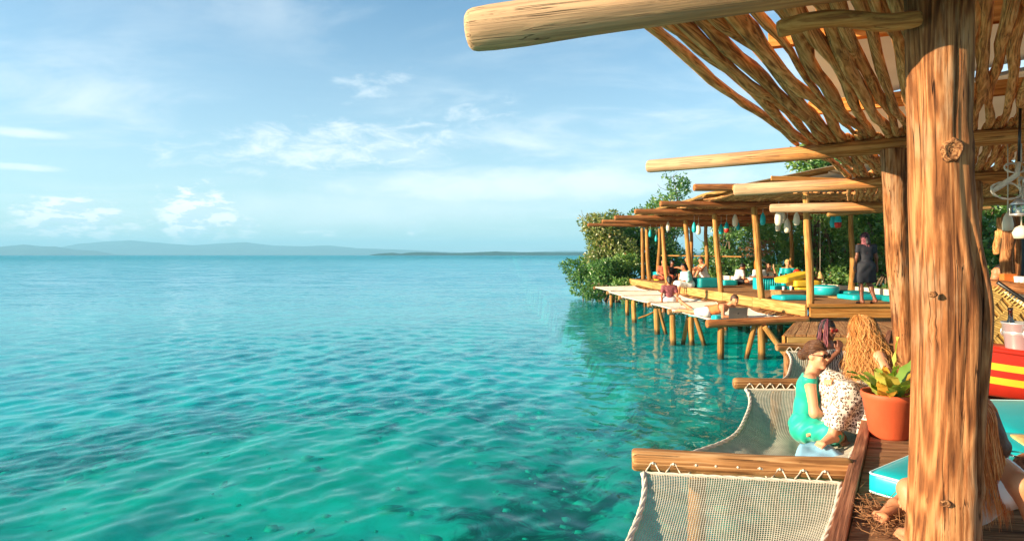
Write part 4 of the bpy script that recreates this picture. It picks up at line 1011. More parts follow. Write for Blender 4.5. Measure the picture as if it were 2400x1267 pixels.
log_o = log('brace', (4.42, 22.4, 0.15), (5.3, 22.3, 0.55), 0.035, 0.03, M['pole'], None, sides=7); tag(log_o, 'thin crosswise brace low over the water among the piles', 'brace')
# ------------------------------------------------------------------ bodies grown from smooth-blended limbs
def surface_nets(f, origin, h):
    s = f < 0
    c = np.zeros(np.array(f.shape) - 1, dtype=np.int8)
    for dx in (0, 1):
        for dy in (0, 1):
            for dz in (0, 1):
                c += s[dx:f.shape[0] - 1 + dx, dy:f.shape[1] - 1 + dy, dz:f.shape[2] - 1 + dz]
    act = (c > 0) & (c < 8)
    idx = -np.ones(act.shape, dtype=np.int64); cells = np.argwhere(act); idx[act] = np.arange(len(cells))
    acc = np.zeros((len(cells), 3)); cnt = np.zeros(len(cells))
    corners = [(a, b, d) for a in (0, 1) for b in (0, 1) for d in (0, 1)]
    for i in range(8):
        for ax in range(3):
            if corners[i][ax] == 0:
                j = list(corners[i]); j[ax] = 1; j = tuple(j)
                fa = f[tuple((cells + corners[i]).T)]; fb = f[tuple((cells + j).T)]
                m = (fa < 0) != (fb < 0)
                t = np.where(m, fa / np.where(m, fa - fb, 1), 0)
                p = np.repeat(np.array([corners[i]], float), len(cells), 0); p[:, ax] += t
                acc += p * m[:, None]; cnt += m
    V = origin + (cells + acc / cnt[:, None]) * h
    quads = []
    for ax in range(3):
        a1, a2 = (ax + 1) % 3, (ax + 2) % 3
        sl0 = [slice(None)] * 3; sl1 = [slice(None)] * 3; sl0[ax] = slice(0, -1); sl1[ax] = slice(1, None)
        e = np.argwhere(s[tuple(sl0)] != s[tuple(sl1)])
        e = e[(e[:, a1] > 0) & (e[:, a2] > 0) & (e[:, a1] < f.shape[a1] - 1) & (e[:, a2] < f.shape[a2] - 1)]
        if not len(e): continue
        q = []
        for d1, d2 in ((-1, -1), (0, -1), (0, 0), (-1, 0)):
            p = e.copy(); p[:, a1] += d1; p[:, a2] += d2; q.append(idx[tuple(p.T)])
        q = np.stack(q, 1); flip = s[tuple(e.T)]
        q[~flip] = q[~flip][:, ::-1]; quads.append(q)
    return V, np.concatenate(quads)
def cone(a, b, ra, rb=None): return ('c', np.array(a, float), np.array(b, float), ra, ra if rb is None else rb)
def ell(c, r, Mx=None): return ('e', np.array(c, float), np.array(r, float), Mx)
def prim_d(p, X):
    if p[0] == 'c':
        _, a, b, ra, rb = p; ba = b - a; L2 = ba @ ba + 1e-12
        t = np.clip(((X - a) @ ba) / L2, 0, 1); return np.linalg.norm(X - a - t[..., None] * ba, axis=-1) - (ra + (rb - ra) * t)
    _, c, r, Mx = p; q = X - c
    if Mx is not None: q = q @ Mx
    k = np.linalg.norm(q / r, axis=-1); return (k - 1) * np.min(r) * 0.5 + (k - 1) * np.mean(r) * 0.5
def bounds(prims, pad):
    lo, hi = [], []
    for p in prims:
        if p[0] == 'c': lo += [p[1] - p[3], p[2] - p[4]]; hi += [p[1] + p[3], p[2] + p[4]]
        else: m = np.max(p[2]); lo.append(p[1] - m); hi.append(p[1] + m)
    return np.min(lo, 0) - pad, np.max(hi, 0) + pad
def sdf_mesh(prims, h, k=0.03, grow=0.0, clip=None, cut=(), wrinkle=0.0, wf=30.0):
    lo, hi = bounds(prims, grow + 3 * h + 0.01); n = np.ceil((hi - lo) / h).astype(int) + 1
    ax = [lo[i] + np.arange(n[i]) * h for i in range(3)]
    X = np.stack(np.meshgrid(*ax, indexing='ij'), -1).astype(np.float32)
    f = None
    for p in prims:
        d = prim_d(p, X)
        if f is None: f = d
        else:
            hh = np.clip(0.5 + 0.5 * (f - d) / k, 0, 1); f = f * (1 - hh) + d * hh - k * hh * (1 - hh)
    f = f - grow
    if wrinkle: f = f + wrinkle * (np.sin(X[..., 0] * wf + 2 * np.sin(X[..., 2] * wf * 0.45)) * np.sin(X[..., 1] * wf * 0.9 + X[..., 2] * wf * 0.35))
    for p in cut: f = np.maximum(f, -prim_d(p, X))
    if clip is not None: f = np.maximum(f, clip(X))
    return surface_nets(f, lo, h)
def vf_join(parts):
    V, Fc, o = [], [], 0
    for v, f in parts:
        V.append(v); Fc.append(np.asarray(f) + o); o += len(v)
    return np.concatenate(V), np.concatenate(Fc)
def unit(v): v = np.array(v, float); return v / (np.linalg.norm(v) + 1e-9)
def head_frame(face, up=(0, 0, 1)):
    y = unit(face); x = unit(np.cross(y, up)); z = np.cross(x, y); return np.stack([x, y, z], 1)      # columns right, forward, up
def head_prims(c, Mx, s=1.0):
    def L(x, y, z): return np.array(c) + Mx @ (np.array([x, y, z]) * s)
    return [ell(L(0, -0.012, 0.025), np.array([0.076, 0.094, 0.092]) * s, Mx), ell(L(0, 0.018, -0.035), np.array([0.060, 0.068, 0.080]) * s, Mx),
            cone(L(0, 0.055, -0.085), L(0, 0.066, -0.092), 0.022 * s), cone(L(0, 0.088, 0.018), L(0, 0.108, -0.018), 0.009 * s, 0.014 * s),
            ell(L(0.074, -0.006, -0.005), np.array([0.010, 0.022, 0.032]) * s, Mx), ell(L(-0.074, -0.006, -0.005), np.array([0.010, 0.022, 0.032]) * s, Mx),
            cone(L(-0.022, 0.080, -0.052), L(0.022, 0.080, -0.052), 0.0085 * s), cone(L(-0.034, 0.080, 0.030), L(0.034, 0.080, 0.030), 0.010 * s),
            cone(L(0.032, 0.064, -0.012), L(0.038, 0.060, -0.03), 0.018 * s), cone(L(-0.032, 0.064, -0.012), L(-0.038, 0.060, -0.03), 0.018 * s)]
def hand_prims(wr, d, palm_n, curl=0.5, s=1.0, side=1):
    """palm, four jointed fingers of different length and a thumb set low on the side"""
    d = unit(d); n = unit(np.array(palm_n, float) - d * np.dot(palm_n, d)); x = np.cross(d, n) * side
    wr = np.array(wr, float); P = [cone(wr, wr + d * 0.03 * s, 0.024 * s, 0.026 * s)]
    for i, (off, L) in enumerate(((0.029, 0.066), (0.010, 0.074), (-0.009, 0.069), (-0.027, 0.054))):
        k = wr + d * 0.080 * s + x * off * s
        P.append(cone(wr + d * 0.02 * s + x * off * 0.55 * s, k, 0.016 * s, 0.0135 * s))
        q = k; a = 0.15
        for j, f in enumerate((0.45, 0.32, 0.23)):
            a += curl * (0.55, 0.75, 0.5)[j]; e = q + (d * math.cos(a) + n * math.sin(a)) * L * f * s
            P.append(cone(q, e, (0.0098 - 0.0008 * j) * s, (0.0090 - 0.0009 * j) * s)); q = e
    b = wr + d * 0.022 * s + x * 0.020 * s; m_ = b + (d * 0.6 + x * 0.75 + n * 0.2) * 0.040 * s; e = m_ + (d * 0.85 + x * 0.25 + n * 0.4) * 0.032 * s
    P += [cone(b, m_, 0.0145 * s, 0.0115 * s), cone(m_, e, 0.0112 * s, 0.0092 * s)]
    return P
def foot_prims(an, toe, s=1.0, up=(0, 0, 1)):
    an = np.array(an, float); toe = np.array(toe, float); d = unit(toe - an); u = unit(np.array(up) - d * np.dot(up, d)); x = np.cross(d, u)
    heel = an - d * 0.035 * s - u * 0.045 * s; ball = toe - u * 0.006 - d * 0.05 * s
    P = [cone(an, heel, 0.036 * s, 0.030 * s), cone(an, ball, 0.036 * s, 0.021 * s), cone(heel, ball, 0.028 * s, 0.022 * s), cone(ball - x * 0.022 * s, ball + x * 0.022 * s, 0.020 * s)]
    for i in range(5):
        o = (i - 2) * 0.0165 * s; L = (0.050, 0.046, 0.042, 0.036, 0.030)[i] * s
        P.append(cone(ball + x * o, ball + x * o * 1.08 + d * L - u * 0.006 * s, 0.011 * s, (0.0105, 0.0085, 0.008, 0.0078, 0.0072)[i] * s))
    return P
def body_core(J, s=1.0, bust=0.0):
    g = lambda k: np.array(J[k], float)
    pel, wa, ch, ne, hd = g('pelvis'), g('waist'), g('chest'), g('neck'), g('head')
    sl, sr, hl, hr = g('shL'), g('shR'), g('hipL'), g('hipR')
    right = unit(sr - sl); spine = unit(ne - pel); fwd = unit(np.cross(spine, right)) * 1.0
    P = [cone(hl, hr, 0.095 * s), cone(pel, wa, 0.108 * s, 0.098 * s), cone(wa - right * 0.035, ch - right * 0.055, 0.085 * s, 0.095 * s), cone(wa + right * 0.035, ch + right * 0.055, 0.085 * s, 0.095 * s),
         cone(ch - right * 0.06, ch + right * 0.06, 0.092 * s), cone(sl, sr, 0.050 * s), cone(ch, ne, 0.075 * s, 0.05 * s), cone(ne, hd + (hd - ne) * -0.25, 0.050 * s, 0.047 * s)]
    if bust:
        for q in (-1, 1): P.append(ell(ch + right * 0.07 * q + np.array(J.get('fwd', fwd)) * 0.072 - spine * 0.02, np.array([0.055, 0.055, 0.055]) * s))
    return P
def limbs(J, s=1.0):
    g = lambda k: np.array(J[k], float); P = []
    for q in 'LR':
        P += [cone(g('sh' + q), g('el' + q), 0.048 * s, 0.038 * s), cone(g('el' + q), g('wr' + q), 0.038 * s, 0.025 * s)]
        P += [cone(g('hip' + q), g('kn' + q), 0.085 * s, 0.056 * s), cone(g('kn' + q), g('kn' + q) * 0.62 + g('an' + q) * 0.38, 0.054 * s, 0.054 * s), cone(g('kn' + q) * 0.62 + g('an' + q) * 0.38, g('an' + q), 0.052 * s, 0.034 * s)]
    return P
def spin(J, rz, loc=(0, 0, 0)):
    c, s = math.cos(rz), math.sin(rz); Rm = np.array([[c, -s, 0], [s, c, 0], [0, 0, 1]])
    return {k: (Rm @ np.array(v, float) if k in ('face', 'fwd', 'palmL', 'palmR', 'hdirL', 'hdirR', 'headup') else Rm @ np.array(v, float) + np.array(loc)) if hasattr(v, '__len__') else v for k, v in J.items()}
def seated(lean=0.15, bend=0.0, kn=0.40, style='cross', arms='lap', tall=1.0, side=0.0):
    """joint layout, facing +y, seat at z=0"""
    T = tall
    def sp(d, z, x=0): return (x + side * d, d * math.sin(lean) + 0.0, 0.10 + d * math.cos(lean))
    J = dict(pelvis=(0, 0, 0.10), waist=sp(0.17 * T, 0), chest=sp(0.36 * T, 0), neck=sp(0.50 * T, 0))
    a = lean + bend; n = np.array(J['neck']); J['head'] = tuple(n + np.array([side * 0.1, math.sin(a) * 0.15, math.cos(a) * 0.15]) * T)
    J['face'] = (0, math.cos(a * 0.6), -math.sin(a * 0.6)); J['fwd'] = (0, math.cos(lean), -math.sin(lean))
    sh = np.array(sp(0.45 * T, 0)); J['shL'] = tuple(sh + [-0.165 * T, 0, 0]); J['shR'] = tuple(sh + [0.165 * T, 0, 0])
    J['hipL'] = (-0.085, 0.01, 0.09); J['hipR'] = (0.085, 0.01, 0.09)
    if style == 'cross':
        J.update(knL=(-0.36, 0.30, 0.13), knR=(0.36, 0.30, 0.13), anL=(0.08, 0.38, 0.06), anR=(-0.08, 0.30, 0.06), toL=(0.24, 0.42, 0.05), toR=(-0.24, 0.34, 0.05))
    elif style == 'edge':
        J.update(knL=(-0.11, 0.44, 0.11), knR=(0.11, 0.44, 0.11), anL=(-0.11, 0.46, -0.30), anR=(0.11, 0.46, -0.30), toL=(-0.12, 0.62, -0.36), toR=(0.12, 0.62, -0.36))
    elif style == 'knees':
        J.update(knL=(-0.13, 0.36, 0.42), knR=(0.13, 0.36, 0.42), anL=(-0.12, 0.55, 0.06), anR=(0.12, 0.55, 0.06), toL=(-0.13, 0.72, 0.02), toR=(0.13, 0.72, 0.02))
    e = np.array(J['shL']); f = np.array(J['shR'])
    if arms == 'lap': J.update(elL=tuple(e + [-0.07, 0.02, -0.27]), elR=tuple(f + [0.07, 0.02, -0.27]), wrL=tuple(e + [0.06, 0.24, -0.33]), wrR=tuple(f + [-0.06, 0.24, -0.33]))
    if arms == 'prop': J.update(elL=tuple(e + [-0.08, -0.06, -0.27]), elR=tuple(f + [0.08, -0.06, -0.27]), wrL=(e[0] - 0.08, -0.10, 0.05), wrR=(f[0] + 0.08, -0.10, 0.05))
    if arms == 'reach': J.update(elL=tuple(e + [-0.03, 0.22, -0.17]), elR=tuple(f + [0.03, 0.22, -0.17]), wrL=tuple(e + [0.04, 0.44, -0.12]), wrR=tuple(f + [-0.04, 0.44, -0.12]))
    return J
def person(label, J, skin, base, h=0.02, fine=False, scale=1.0, bust=0.4, feet=True, group=None):
    """one continuous figure; J in world coordinates, base = the point it rests on"""
    base = np.array(base, float); B = {k: (np.array(v, float) - base if hasattr(v, '__len__') and k not in ('face', 'fwd', 'palmL', 'palmR', 'hdirL', 'hdirR', 'headup') else v) for k, v in J.items()}
    Mx = head_frame(B['face'], B.get('headup', (0, 0, 1)))
    core = body_core(B, scale, bust) + limbs(B, scale)
    hp = head_prims(B['head'], Mx, scale); neck = cone(B['neck'], B['head'], 0.049 * scale, 0.047 * scale)
    ext = []
    for q in 'LR':
        hd = B.get('hdir' + q, unit(B['wr' + q] - B['el' + q])); pn = B.get('palm' + q, (0, 0, -1))
        ext.append((hand_prims(B['wr' + q], hd, pn, B.get('curl' + q, 0.55), scale, -1 if q == 'L' else 1), B['el' + q], B['wr' + q], 0.026))
        if feet: ext.append((foot_prims(B['an' + q], B['to' + q], scale), B['kn' + q], B['an' + q], 0.036))
    sockets = [ell(B['head'] + Mx @ (np.array([q * 0.031, 0.093, 0.012]) * scale), np.array([0.016, 0.016, 0.010]) * scale, Mx) for q in (-1, 1)]
    if fine:
        parts = [sdf_mesh(core, h, 0.035), sdf_mesh(hp + [neck], 0.0065, 0.018, cut=sockets)]
        for P, a, b, r in ext:
            parts.append(sdf_mesh(P + [cone(b * 0.82 + a * 0.18, b, r * 1.06 * scale, r * scale)], 0.0055, 0.008))
        V, Fc = vf_join(parts)
    else:
        allp = core + hp + [neck]
        for P, a, b, r in ext: allp = allp + (P if h < 0.016 else [cone(P[0][1], P[min(4, len(P) - 1)][2], 0.028, 0.022)])
        V, Fc = sdf_mesh(allp, h, 0.03)
    o = ob('person', V, Fc, skin, loc=tuple(base)); tag(o, label, 'person', group)
    o_core = body_core(B, scale, bust)
    return o, B, Mx, o_core
def arm_prims(B, s=1.0, to=0.55):
    P = []
    for q in 'LR':
        a, b = B['sh' + q], B['el' + q]; P.append(cone(a, a + (b - a) * to, 0.05 * s, 0.048 * s))
    return P
def leg_prims(B, s=1.0, to=1.0, r=0.085):
    return [cone(B['hip' + q], B['hip' + q] + (B['kn' + q] - B['hip' + q]) * to, r * s, (r - 0.03 * to + 0.005) * s) for q in 'LR']
def garment(name, o, prims, mat, h, grow=0.018, clip=None, cut=(), k=0.05, wrinkle=0.003, wf=34):
    V, Fc = sdf_mesh(prims, h, k, grow, clip, cut, wrinkle, wf); return ob(name, V, Fc, mat, o)
def along(B, lo=None, hi=None):
    """keep the stretch of the trunk between two distances from the pelvis"""
    a = np.array(B['pelvis'], np.float32); d = unit(B['neck'] - B['pelvis']).astype(np.float32)
    def c(X):
        s_ = (X - a) @ d; r = np.full(s_.shape, -1.0)
        if lo is not None: r = np.maximum(r, lo - s_)
        if hi is not None: r = np.maximum(r, s_ - hi)
        return r
    return c
def hair_cap(o, B, Mx, mat, h=0.012, s=1.0, bun=None, back=0.0, thick=0.014, low=-0.05):
    c = B['head']; L = lambda x, y, z: c + Mx @ (np.array([x, y, z]) * s)
    P = [ell(L(0, -0.016, 0.030), np.array([0.078, 0.094, 0.094]) * s, Mx)]
    if back: P.append(cone(L(0, -0.06, 0.0), L(0, -0.075 - 0.02, -back), 0.06 * s, 0.05 * s))
    if bun is not None: P += [ell(L(*bun), np.array([0.042, 0.036, 0.042]) * s), cone(L(0, -0.07, 0.02), L(*bun), 0.035, 0.02)]
    Mi = Mx.astype(np.float32); cc = np.array(c, np.float32)
    def clip(X):
        q = (X - cc) @ Mi; face = np.minimum(q[..., 1] - (0.030 + 0.30 * (q[..., 2] - 0.045)) * 1.0, 0.055 - q[..., 2] + 0.0 * q[..., 1])
        side = np.maximum(q[..., 1] - 0.045, -10) ; lowc = (low - q[..., 2])
        a = np.maximum(np.where(q[..., 2] < 0.055, q[..., 1] - 0.018, -1.0), np.where(q[..., 1] > -0.09, np.where(back == 0, lowc, lowc - 0.08), -1.0))
        return a
    V, Fc = sdf_mesh(P, h, 0.03, thick, clip, (), 0.004, 70); return ob('hair', V, Fc, mat, o)
def long_hair(o, B, Mx, mat, n, length, seed, spread=0.25, wave=0.012, wf=26, r=0.0042, az=(-2.2, 2.2), sweep=(0, 0, 0), seg=26, s=1.0, rad=1.0, spread_to=None):
    """locks that leave the scalp, follow the skull and fall; az is measured from the back of the head"""
    g = np.random.default_rng(seed); c = np.array(B['head']); parts_v, parts_f, tone, offv = [], [], [], 0
    a3 = np.linspace(0, 2 * math.pi, 4)[:-1]
    clumps = max(8, n // 12); cph = g.uniform(0, 6.3, clumps); caz = np.sort(g.uniform(az[0], az[1], clumps)); ctone = np.clip(g.normal(0.5, 0.28, clumps), 0, 1); clen = g.uniform(0.72, 1.06, clumps)
    sweep = np.array(sweep, float)
    for i in range(n):
        k = int(g.integers(clumps)); phi = caz[k] + g.normal(0, 0.16); th0 = g.uniform(0.05, 1.25)
        L = length * clen[k] * g.uniform(0.85, 1.06); depth = g.uniform(0.86, 1.10) * rad
        t = np.linspace(0, 1, seg)
        thm = max(th0 + 0.05, g.uniform(1.40, 1.75)); sk = 0.105 * (thm - th0)               # arc spent on the skull
        dist = t * (L + sk); th = np.minimum(th0 + dist / 0.105, thm)
        fall = np.maximum(dist - sk, 0)
        back = np.array([math.sin(phi), -math.cos(phi), 0])
        hor = np.sin(th)[:, None] * back * np.array([0.088, 0.104, 1]) * depth * s
        loc = hor + np.cos(th)[:, None] * np.array([0, 0, 0.118]) * depth * s + np.array([0, -0.012, 0.012])
        P = c + loc @ Mx.T
        u = fall / length
        out = (back @ Mx.T); P = P + out * (spread * 0.12 * np.clip(u, 0, 1) ** 1.15)[:, None] * g.uniform(0.5, 1.2) + sweep * (u ** 1.4)[:, None]
        P[:, 2] -= fall
        wv = wave * np.clip(dist / 0.10, 0.15, 1); side = np.cross(out, [0, 0, 1.0])
        P = P + side * (wv * np.sin(dist * wf + cph[k] + g.normal(0, 0.4)))[:, None] + out * (wv * 0.7 * np.cos(dist * wf * 0.9 + cph[k] * 1.7))[:, None]
        P = P + g.normal(0, 0.004, 3) * t[:, None]
        T, N, Bn = frames(P); rr = r * (0.75 + 0.5 * g.random()) * np.concatenate([np.full(seg - 5, 1.0), np.linspace(0.95, 0.25, 5)])
        V = (P[:, None] + rr[:, None, None] * (np.cos(a3)[None, :, None] * N[:, None] + np.sin(a3)[None, :, None] * Bn[:, None])).reshape(-1, 3)
        ii = np.arange(seg - 1)[:, None] * 3; j = np.arange(3)[None, :]; jn = (j + 1) % 3
        f = np.stack([ii + j, ii + jn, ii + 3 + jn, ii + 3 + j], -1).reshape(-1, 4)
        parts_v.append(V); parts_f.append(f + offv); offv += len(V)
        tv = np.clip(ctone[k] + g.normal(0, 0.12) + (0.25 * t - 0.08), 0, 1); tone.append(np.repeat(tv, 3))
    me = mesh_from('hair', np.concatenate(parts_v), np.concatenate(parts_f), mat); set_tone(me, np.concatenate(tone))
    return put('hair', me, o)

def pulled_hair(o, B, Mx, mat, n, bun, seed, r=0.0016, s=1.0):
    """strands combed back over the skull into a bun"""
    g = np.random.default_rng(seed); c = np.array(B['head']); R3 = np.array([0.086, 0.102, 0.104]) * s; cc = np.array([0, -0.014, 0.028]) * s
    bd = unit((np.array(bun) - cc) / R3); a3 = np.linspace(0, 2 * math.pi, 4)[:-1]; VV, FF, TT, off_ = [], [], [], 0; seg = 14
    for i in range(n):
        th = g.uniform(-1.9, 1.9); st = unit([math.sin(th) * 0.95, math.cos(th) * 0.62 - 0.05, 0.55 * math.cos(th * 0.75) + g.uniform(-0.35, 0.55)])
        w = math.acos(float(np.clip(st @ bd, -1, 1))); t = np.linspace(0, 1, seg)[:, None]
        D = (np.sin((1 - t) * w) * st + np.sin(t * w) * bd) / math.sin(w); lift = 1.0 + 0.05 * np.sin(t * math.pi) * g.uniform(0.4, 1.3)
        P = (cc + D * R3 * lift * g.uniform(0.985, 1.03)) + g.normal(0, 0.0008, (seg, 3))
        P = c + P @ Mx.T; T, N, Bn = frames(P)
        VV.append((P[:, None] + r * (np.cos(a3)[None, :, None] * N[:, None] + np.sin(a3)[None, :, None] * Bn[:, None])).reshape(-1, 3))
        ii = np.arange(seg - 1)[:, None] * 3; j = np.arange(3)[None, :]; jn = (j + 1) % 3
        FF.append(np.stack([ii + j, ii + jn, ii + 3 + jn, ii + 3 + j], -1).reshape(-1, 4) + off_); off_ += seg * 3; TT.append(np.full(seg * 3, np.clip(g.normal(0.45, 0.22), 0, 1)))
    for i in range(n // 4):       # loops round the bun
        ax = unit(g.normal(0, 1, 3)); u = unit(np.cross(ax, [0.3, 0.5, 0.8])); v = np.cross(ax, u); q = np.linspace(0, 2 * math.pi, seg)[:, None]
        P = np.array(bun) + (np.cos(q) * u + np.sin(q) * v) * np.array([0.050, 0.043, 0.050]) * g.uniform(0.97, 1.08); P = c + P @ Mx.T; T, N, Bn = frames(P)
        VV.append((P[:, None] + r * (np.cos(a3)[None, :, None] * N[:, None] + np.sin(a3)[None, :, None] * Bn[:, None])).reshape(-1, 3)); FF.append(np.stack([ii + j, ii + jn, ii + 3 + jn, ii + 3 + j], -1).reshape(-1, 4) + off_); off_ += seg * 3; TT.append(np.full(seg * 3, np.clip(g.normal(0.45, 0.22), 0, 1)))
    me = mesh_from('hair', np.concatenate(VV), np.concatenate(FF), mat); set_tone(me, np.concatenate(TT)); return put('hair', me, o)

# --- woman with long fair hair, sitting on the deck edge, back to the camera
def blond():
    rz = R(78)                      # faces the sea
    J = seated(lean=0.34, bend=0.10, style='edge', arms='lap')
    J.update(knL=(-0.16, 0.40, 0.22), knR=(0.10, 0.43, 0.24), anL=(-0.22, 0.52, -0.13), anR=(0.04, 0.50, -0.13), toL=(-0.34, 0.66, -0.185), toR=(0.02, 0.67, -0.185))
    J.update(elL=(-0.33, 0.06, 0.27), wrL=(-0.38, 0.02, 0.05), elR=(0.26, 0.26, 0.30), wrR=(0.08, 0.42, 0.30), palmL=(0, 0, -1), hdirL=(-0.1, 0.9, -0.3), curlL=0.25)
    J['face'] = (0.25, 0.93, -0.25)
    base = (3.21, 5.42, ZD + 0.03)
    Jw = spin(J, rz, base)
    o, B, Mx, core = person('woman with long wavy blond hair in a leopard print dress on the deck edge', Jw, M['skin_fair'], base, 0.012, True)
    up_ = along(B, -0.2, 0.40)
    garment('bodice', o, core[:6], M['leopard'], 0.012, 0.016, up_)
    legs = []
    for q in 'LR':
        legs += [cone(B['hip' + q], B['kn' + q], 0.115, 0.085), cone(B['kn' + q], B['kn' + q] * 0.25 + B['an' + q] * 0.75, 0.085, 0.075)]
    m1 = (B['knL'] + B['knR']) / 2; m2 = (B['anL'] * 0.7 + B['knL'] * 0.3 + B['anR'] * 0.7 + B['knR'] * 0.3) / 2
    hemR = B['anR'] * 0.9 + B['knR'] * 0.1 + np.array([0.16, -0.05, -0.02])
    legs += [cone(B['hipL'], B['hipR'], 0.13), cone(m1 * 0.5 + B['pelvis'] * 0.5, m2 + np.array([0.14, 0, 0]), 0.12, 0.11), cone(B['knR'], hemR, 0.09, 0.09), cone(B['pelvis'] + np.array([-0.10, -0.16, 0.03]), m2 + np.array([0.20, -0.10, -0.08]), 0.08, 0.10)]
    zlo = float(B['anR'][2]) + 0.03
    def hem(X): return np.maximum(zlo + 0.16 * np.clip((0.06 - (X[..., 0] - B['anR'][0])) * 1.6, -0.6, 0.9) - X[..., 2], -1)
    garment('skirt', o, legs, M['leopard'], 0.014, 0.004, hem, k=0.09, wrinkle=0.007, wf=38)
    hair_cap(o, B, Mx, M['hair_brown'], 0.012, thick=0.006, back=0.20)
    long_hair(o, B, Mx, M['hair_blond'], 3000, 0.37, 1, spread=0.9, wave=0.0095, wf=64, r=0.0016, seg=22, az=(-2.35, 2.35), sweep=(0.03, -0.03, 0), rad=1.06)
    long_hair(o, B, Mx, M['hair_blond'], 1000, 0.36, 2, spread=1.25, wave=0.013, wf=58, r=0.0015, seg=20, az=(-2.35, 2.35), sweep=(0.04, -0.03, 0), rad=1.12)
blond()
# --- woman in green on the net, turned to the right
def green():
    base = (2.66, 5.80, 0.735); rz = R(-122)
    J = seated(lean=0.12, bend=0.10, style='cross', arms='lap')
    J.update(knL=(-0.26, 0.20, 0.14), knR=(0.30, 0.26, 0.13), anL=(-0.16, -0.02, 0.05), anR=(0.06, 0.30, 0.05), toL=(-0.30, -0.12, 0.02), toR=(0.20, 0.36, 0.02))
    J.update(elL=(-0.20, 0.10, 0.30), elR=(0.22, 0.10, 0.27), wrL=(0.02, 0.27, 0.27), wrR=(0.05, 0.30, 0.24), hdirL=(0.75, 0.6, 0.15), hdirR=(-0.3, 0.9, 0.2))
    J['face'] = (0.45, 0.89, -0.05)
    Jw = spin(J, rz, base)
    o, B, Mx, core = person('woman in a sleeveless green dress and sunglasses sitting on the rope net', Jw, M['skin_fair'], base, 0.012, True, bust=1)
    fw = unit(B['fwd']); ne = B['neck']; vcut = [cone(ne + fw * 0.10 - np.array([0, 0, 0.01]), ne + fw * 0.16 - np.array([0, 0, 0.16]), 0.075, 0.012), cone(ne, ne + np.array([0, 0, 0.12]), 0.075)]
    garment('dress_top', o, core, M['green_dress'], 0.009, 0.012, along(B, -0.1, 0.475), vcut, wrinkle=0.003)
    sk = leg_prims(B, 1.0, 0.92, 0.092) + [cone(B['hipL'], B['hipR'], 0.105), cone(B['pelvis'] + fw * 0.10, B['pelvis'] + fw * 0.24 - np.array([0, 0, 0.05]), 0.085, 0.06), cone(B['pelvis'], B['waist'], 0.105, 0.085), cone(B['pelvis'] + fw * 0.1, (B['knL'] + B['anL']) / 2, 0.09, 0.06)]
    garment('dress_skirt', o, sk, M['green_dress'], 0.010, 0.016, None, k=0.07, wrinkle=0.011, wf=46)
    hair_cap(o, B, Mx, M['hair_brown'], 0.009, thick=0.006, bun=(0.0, -0.135, -0.015), low=-0.06)
    pulled_hair(o, B, Mx, M['hair_bun'], 900, (0.0, -0.135, -0.015), 5)
    c = B['head']; Lc = lambda x, y, z: c + Mx @ np.array([x, y, z])
    parts = []
    for q in (-1, 1):
        pv, pf = lathe([(0.0005, -0.003), (0.021, -0.003), (0.024, 0), (0.021, 0.003), (0.0005, 0.003)], 14)
        pv = (pv[:, [0, 2, 1]] * np.array([1.15, 1, 0.9]) + np.array([q * 0.031, 0.100, 0.012])) @ Mx.T + c; parts.append((pv, pf))
        parts.append(tube(np.array([Lc(q * 0.054, 0.096, 0.018), Lc(q * 0.076, 0.05, 0.016), Lc(q * 0.082, -0.01, 0.010)]), 0.0035, 5))
    parts.append(tube(np.array([Lc(-0.012, 0.106, 0.016), Lc(0.012, 0.106, 0.016)]), 0.003, 5))
    V, Fc = join(parts); ob('sunglasses', V, Fc, M['black_obj'], o)
green()
# --- person in sunglasses, braids and a printed top behind them
def braids():
    base = (3.98, 8.05, 0.70); J = seated(lean=-0.05, bend=0.2, style='cross', arms='lap', tall=0.98)
    J.update(elR=(0.26, 0.14, 0.30), wrR=(0.05, 0.20, 0.50), hdirR=(-0.2, 0.1, 0.9), palmR=(-0.3, -1, 0))
    Jw = spin(J, R(200), base)
    o, B, Mx, core = person('person with beaded braids in a printed top on the net behind the pale log', Jw, M['skin_dark'], base, 0.013, True)
    garment('top', o, core, M['print'], 0.013, 0.014, along(B, -0.1, 0.40)); garment('trousers', o, leg_prims(B, 1.0, 1.0) + [cone(B['hipL'], B['hipR'], 0.10)], M['black'], 0.016, 0.014)
    hair_cap(o, B, Mx, M['hair_dark'], 0.010, thick=0.010, back=0.10)
    long_hair(o, B, Mx, M['hair_braid'], 120, 0.20, 7, spread=0.3, wave=0.003, wf=50, r=0.006, az=(-2.2, 2.2), seg=14)
    c = B['head']; parts = []
    for q in (-1, 1):
        pv, pf = lathe([(0.0005, -0.003), (0.022, -0.003), (0.026, 0), (0.022, 0.003), (0.0005, 0.003)], 12)
        parts.append(((pv[:, [0, 2, 1]] + np.array([q * 0.032, 0.102, 0.012])) @ Mx.T + c, pf))
    parts.append(tube(np.array([c + Mx @ np.array([-0.015, 0.104, 0.014]), c + Mx @ np.array([0.015, 0.104, 0.014])]), 0.004, 5))
    V, Fc = join(parts); ob('sunglasses', V, Fc, M['red'], o)
braids()
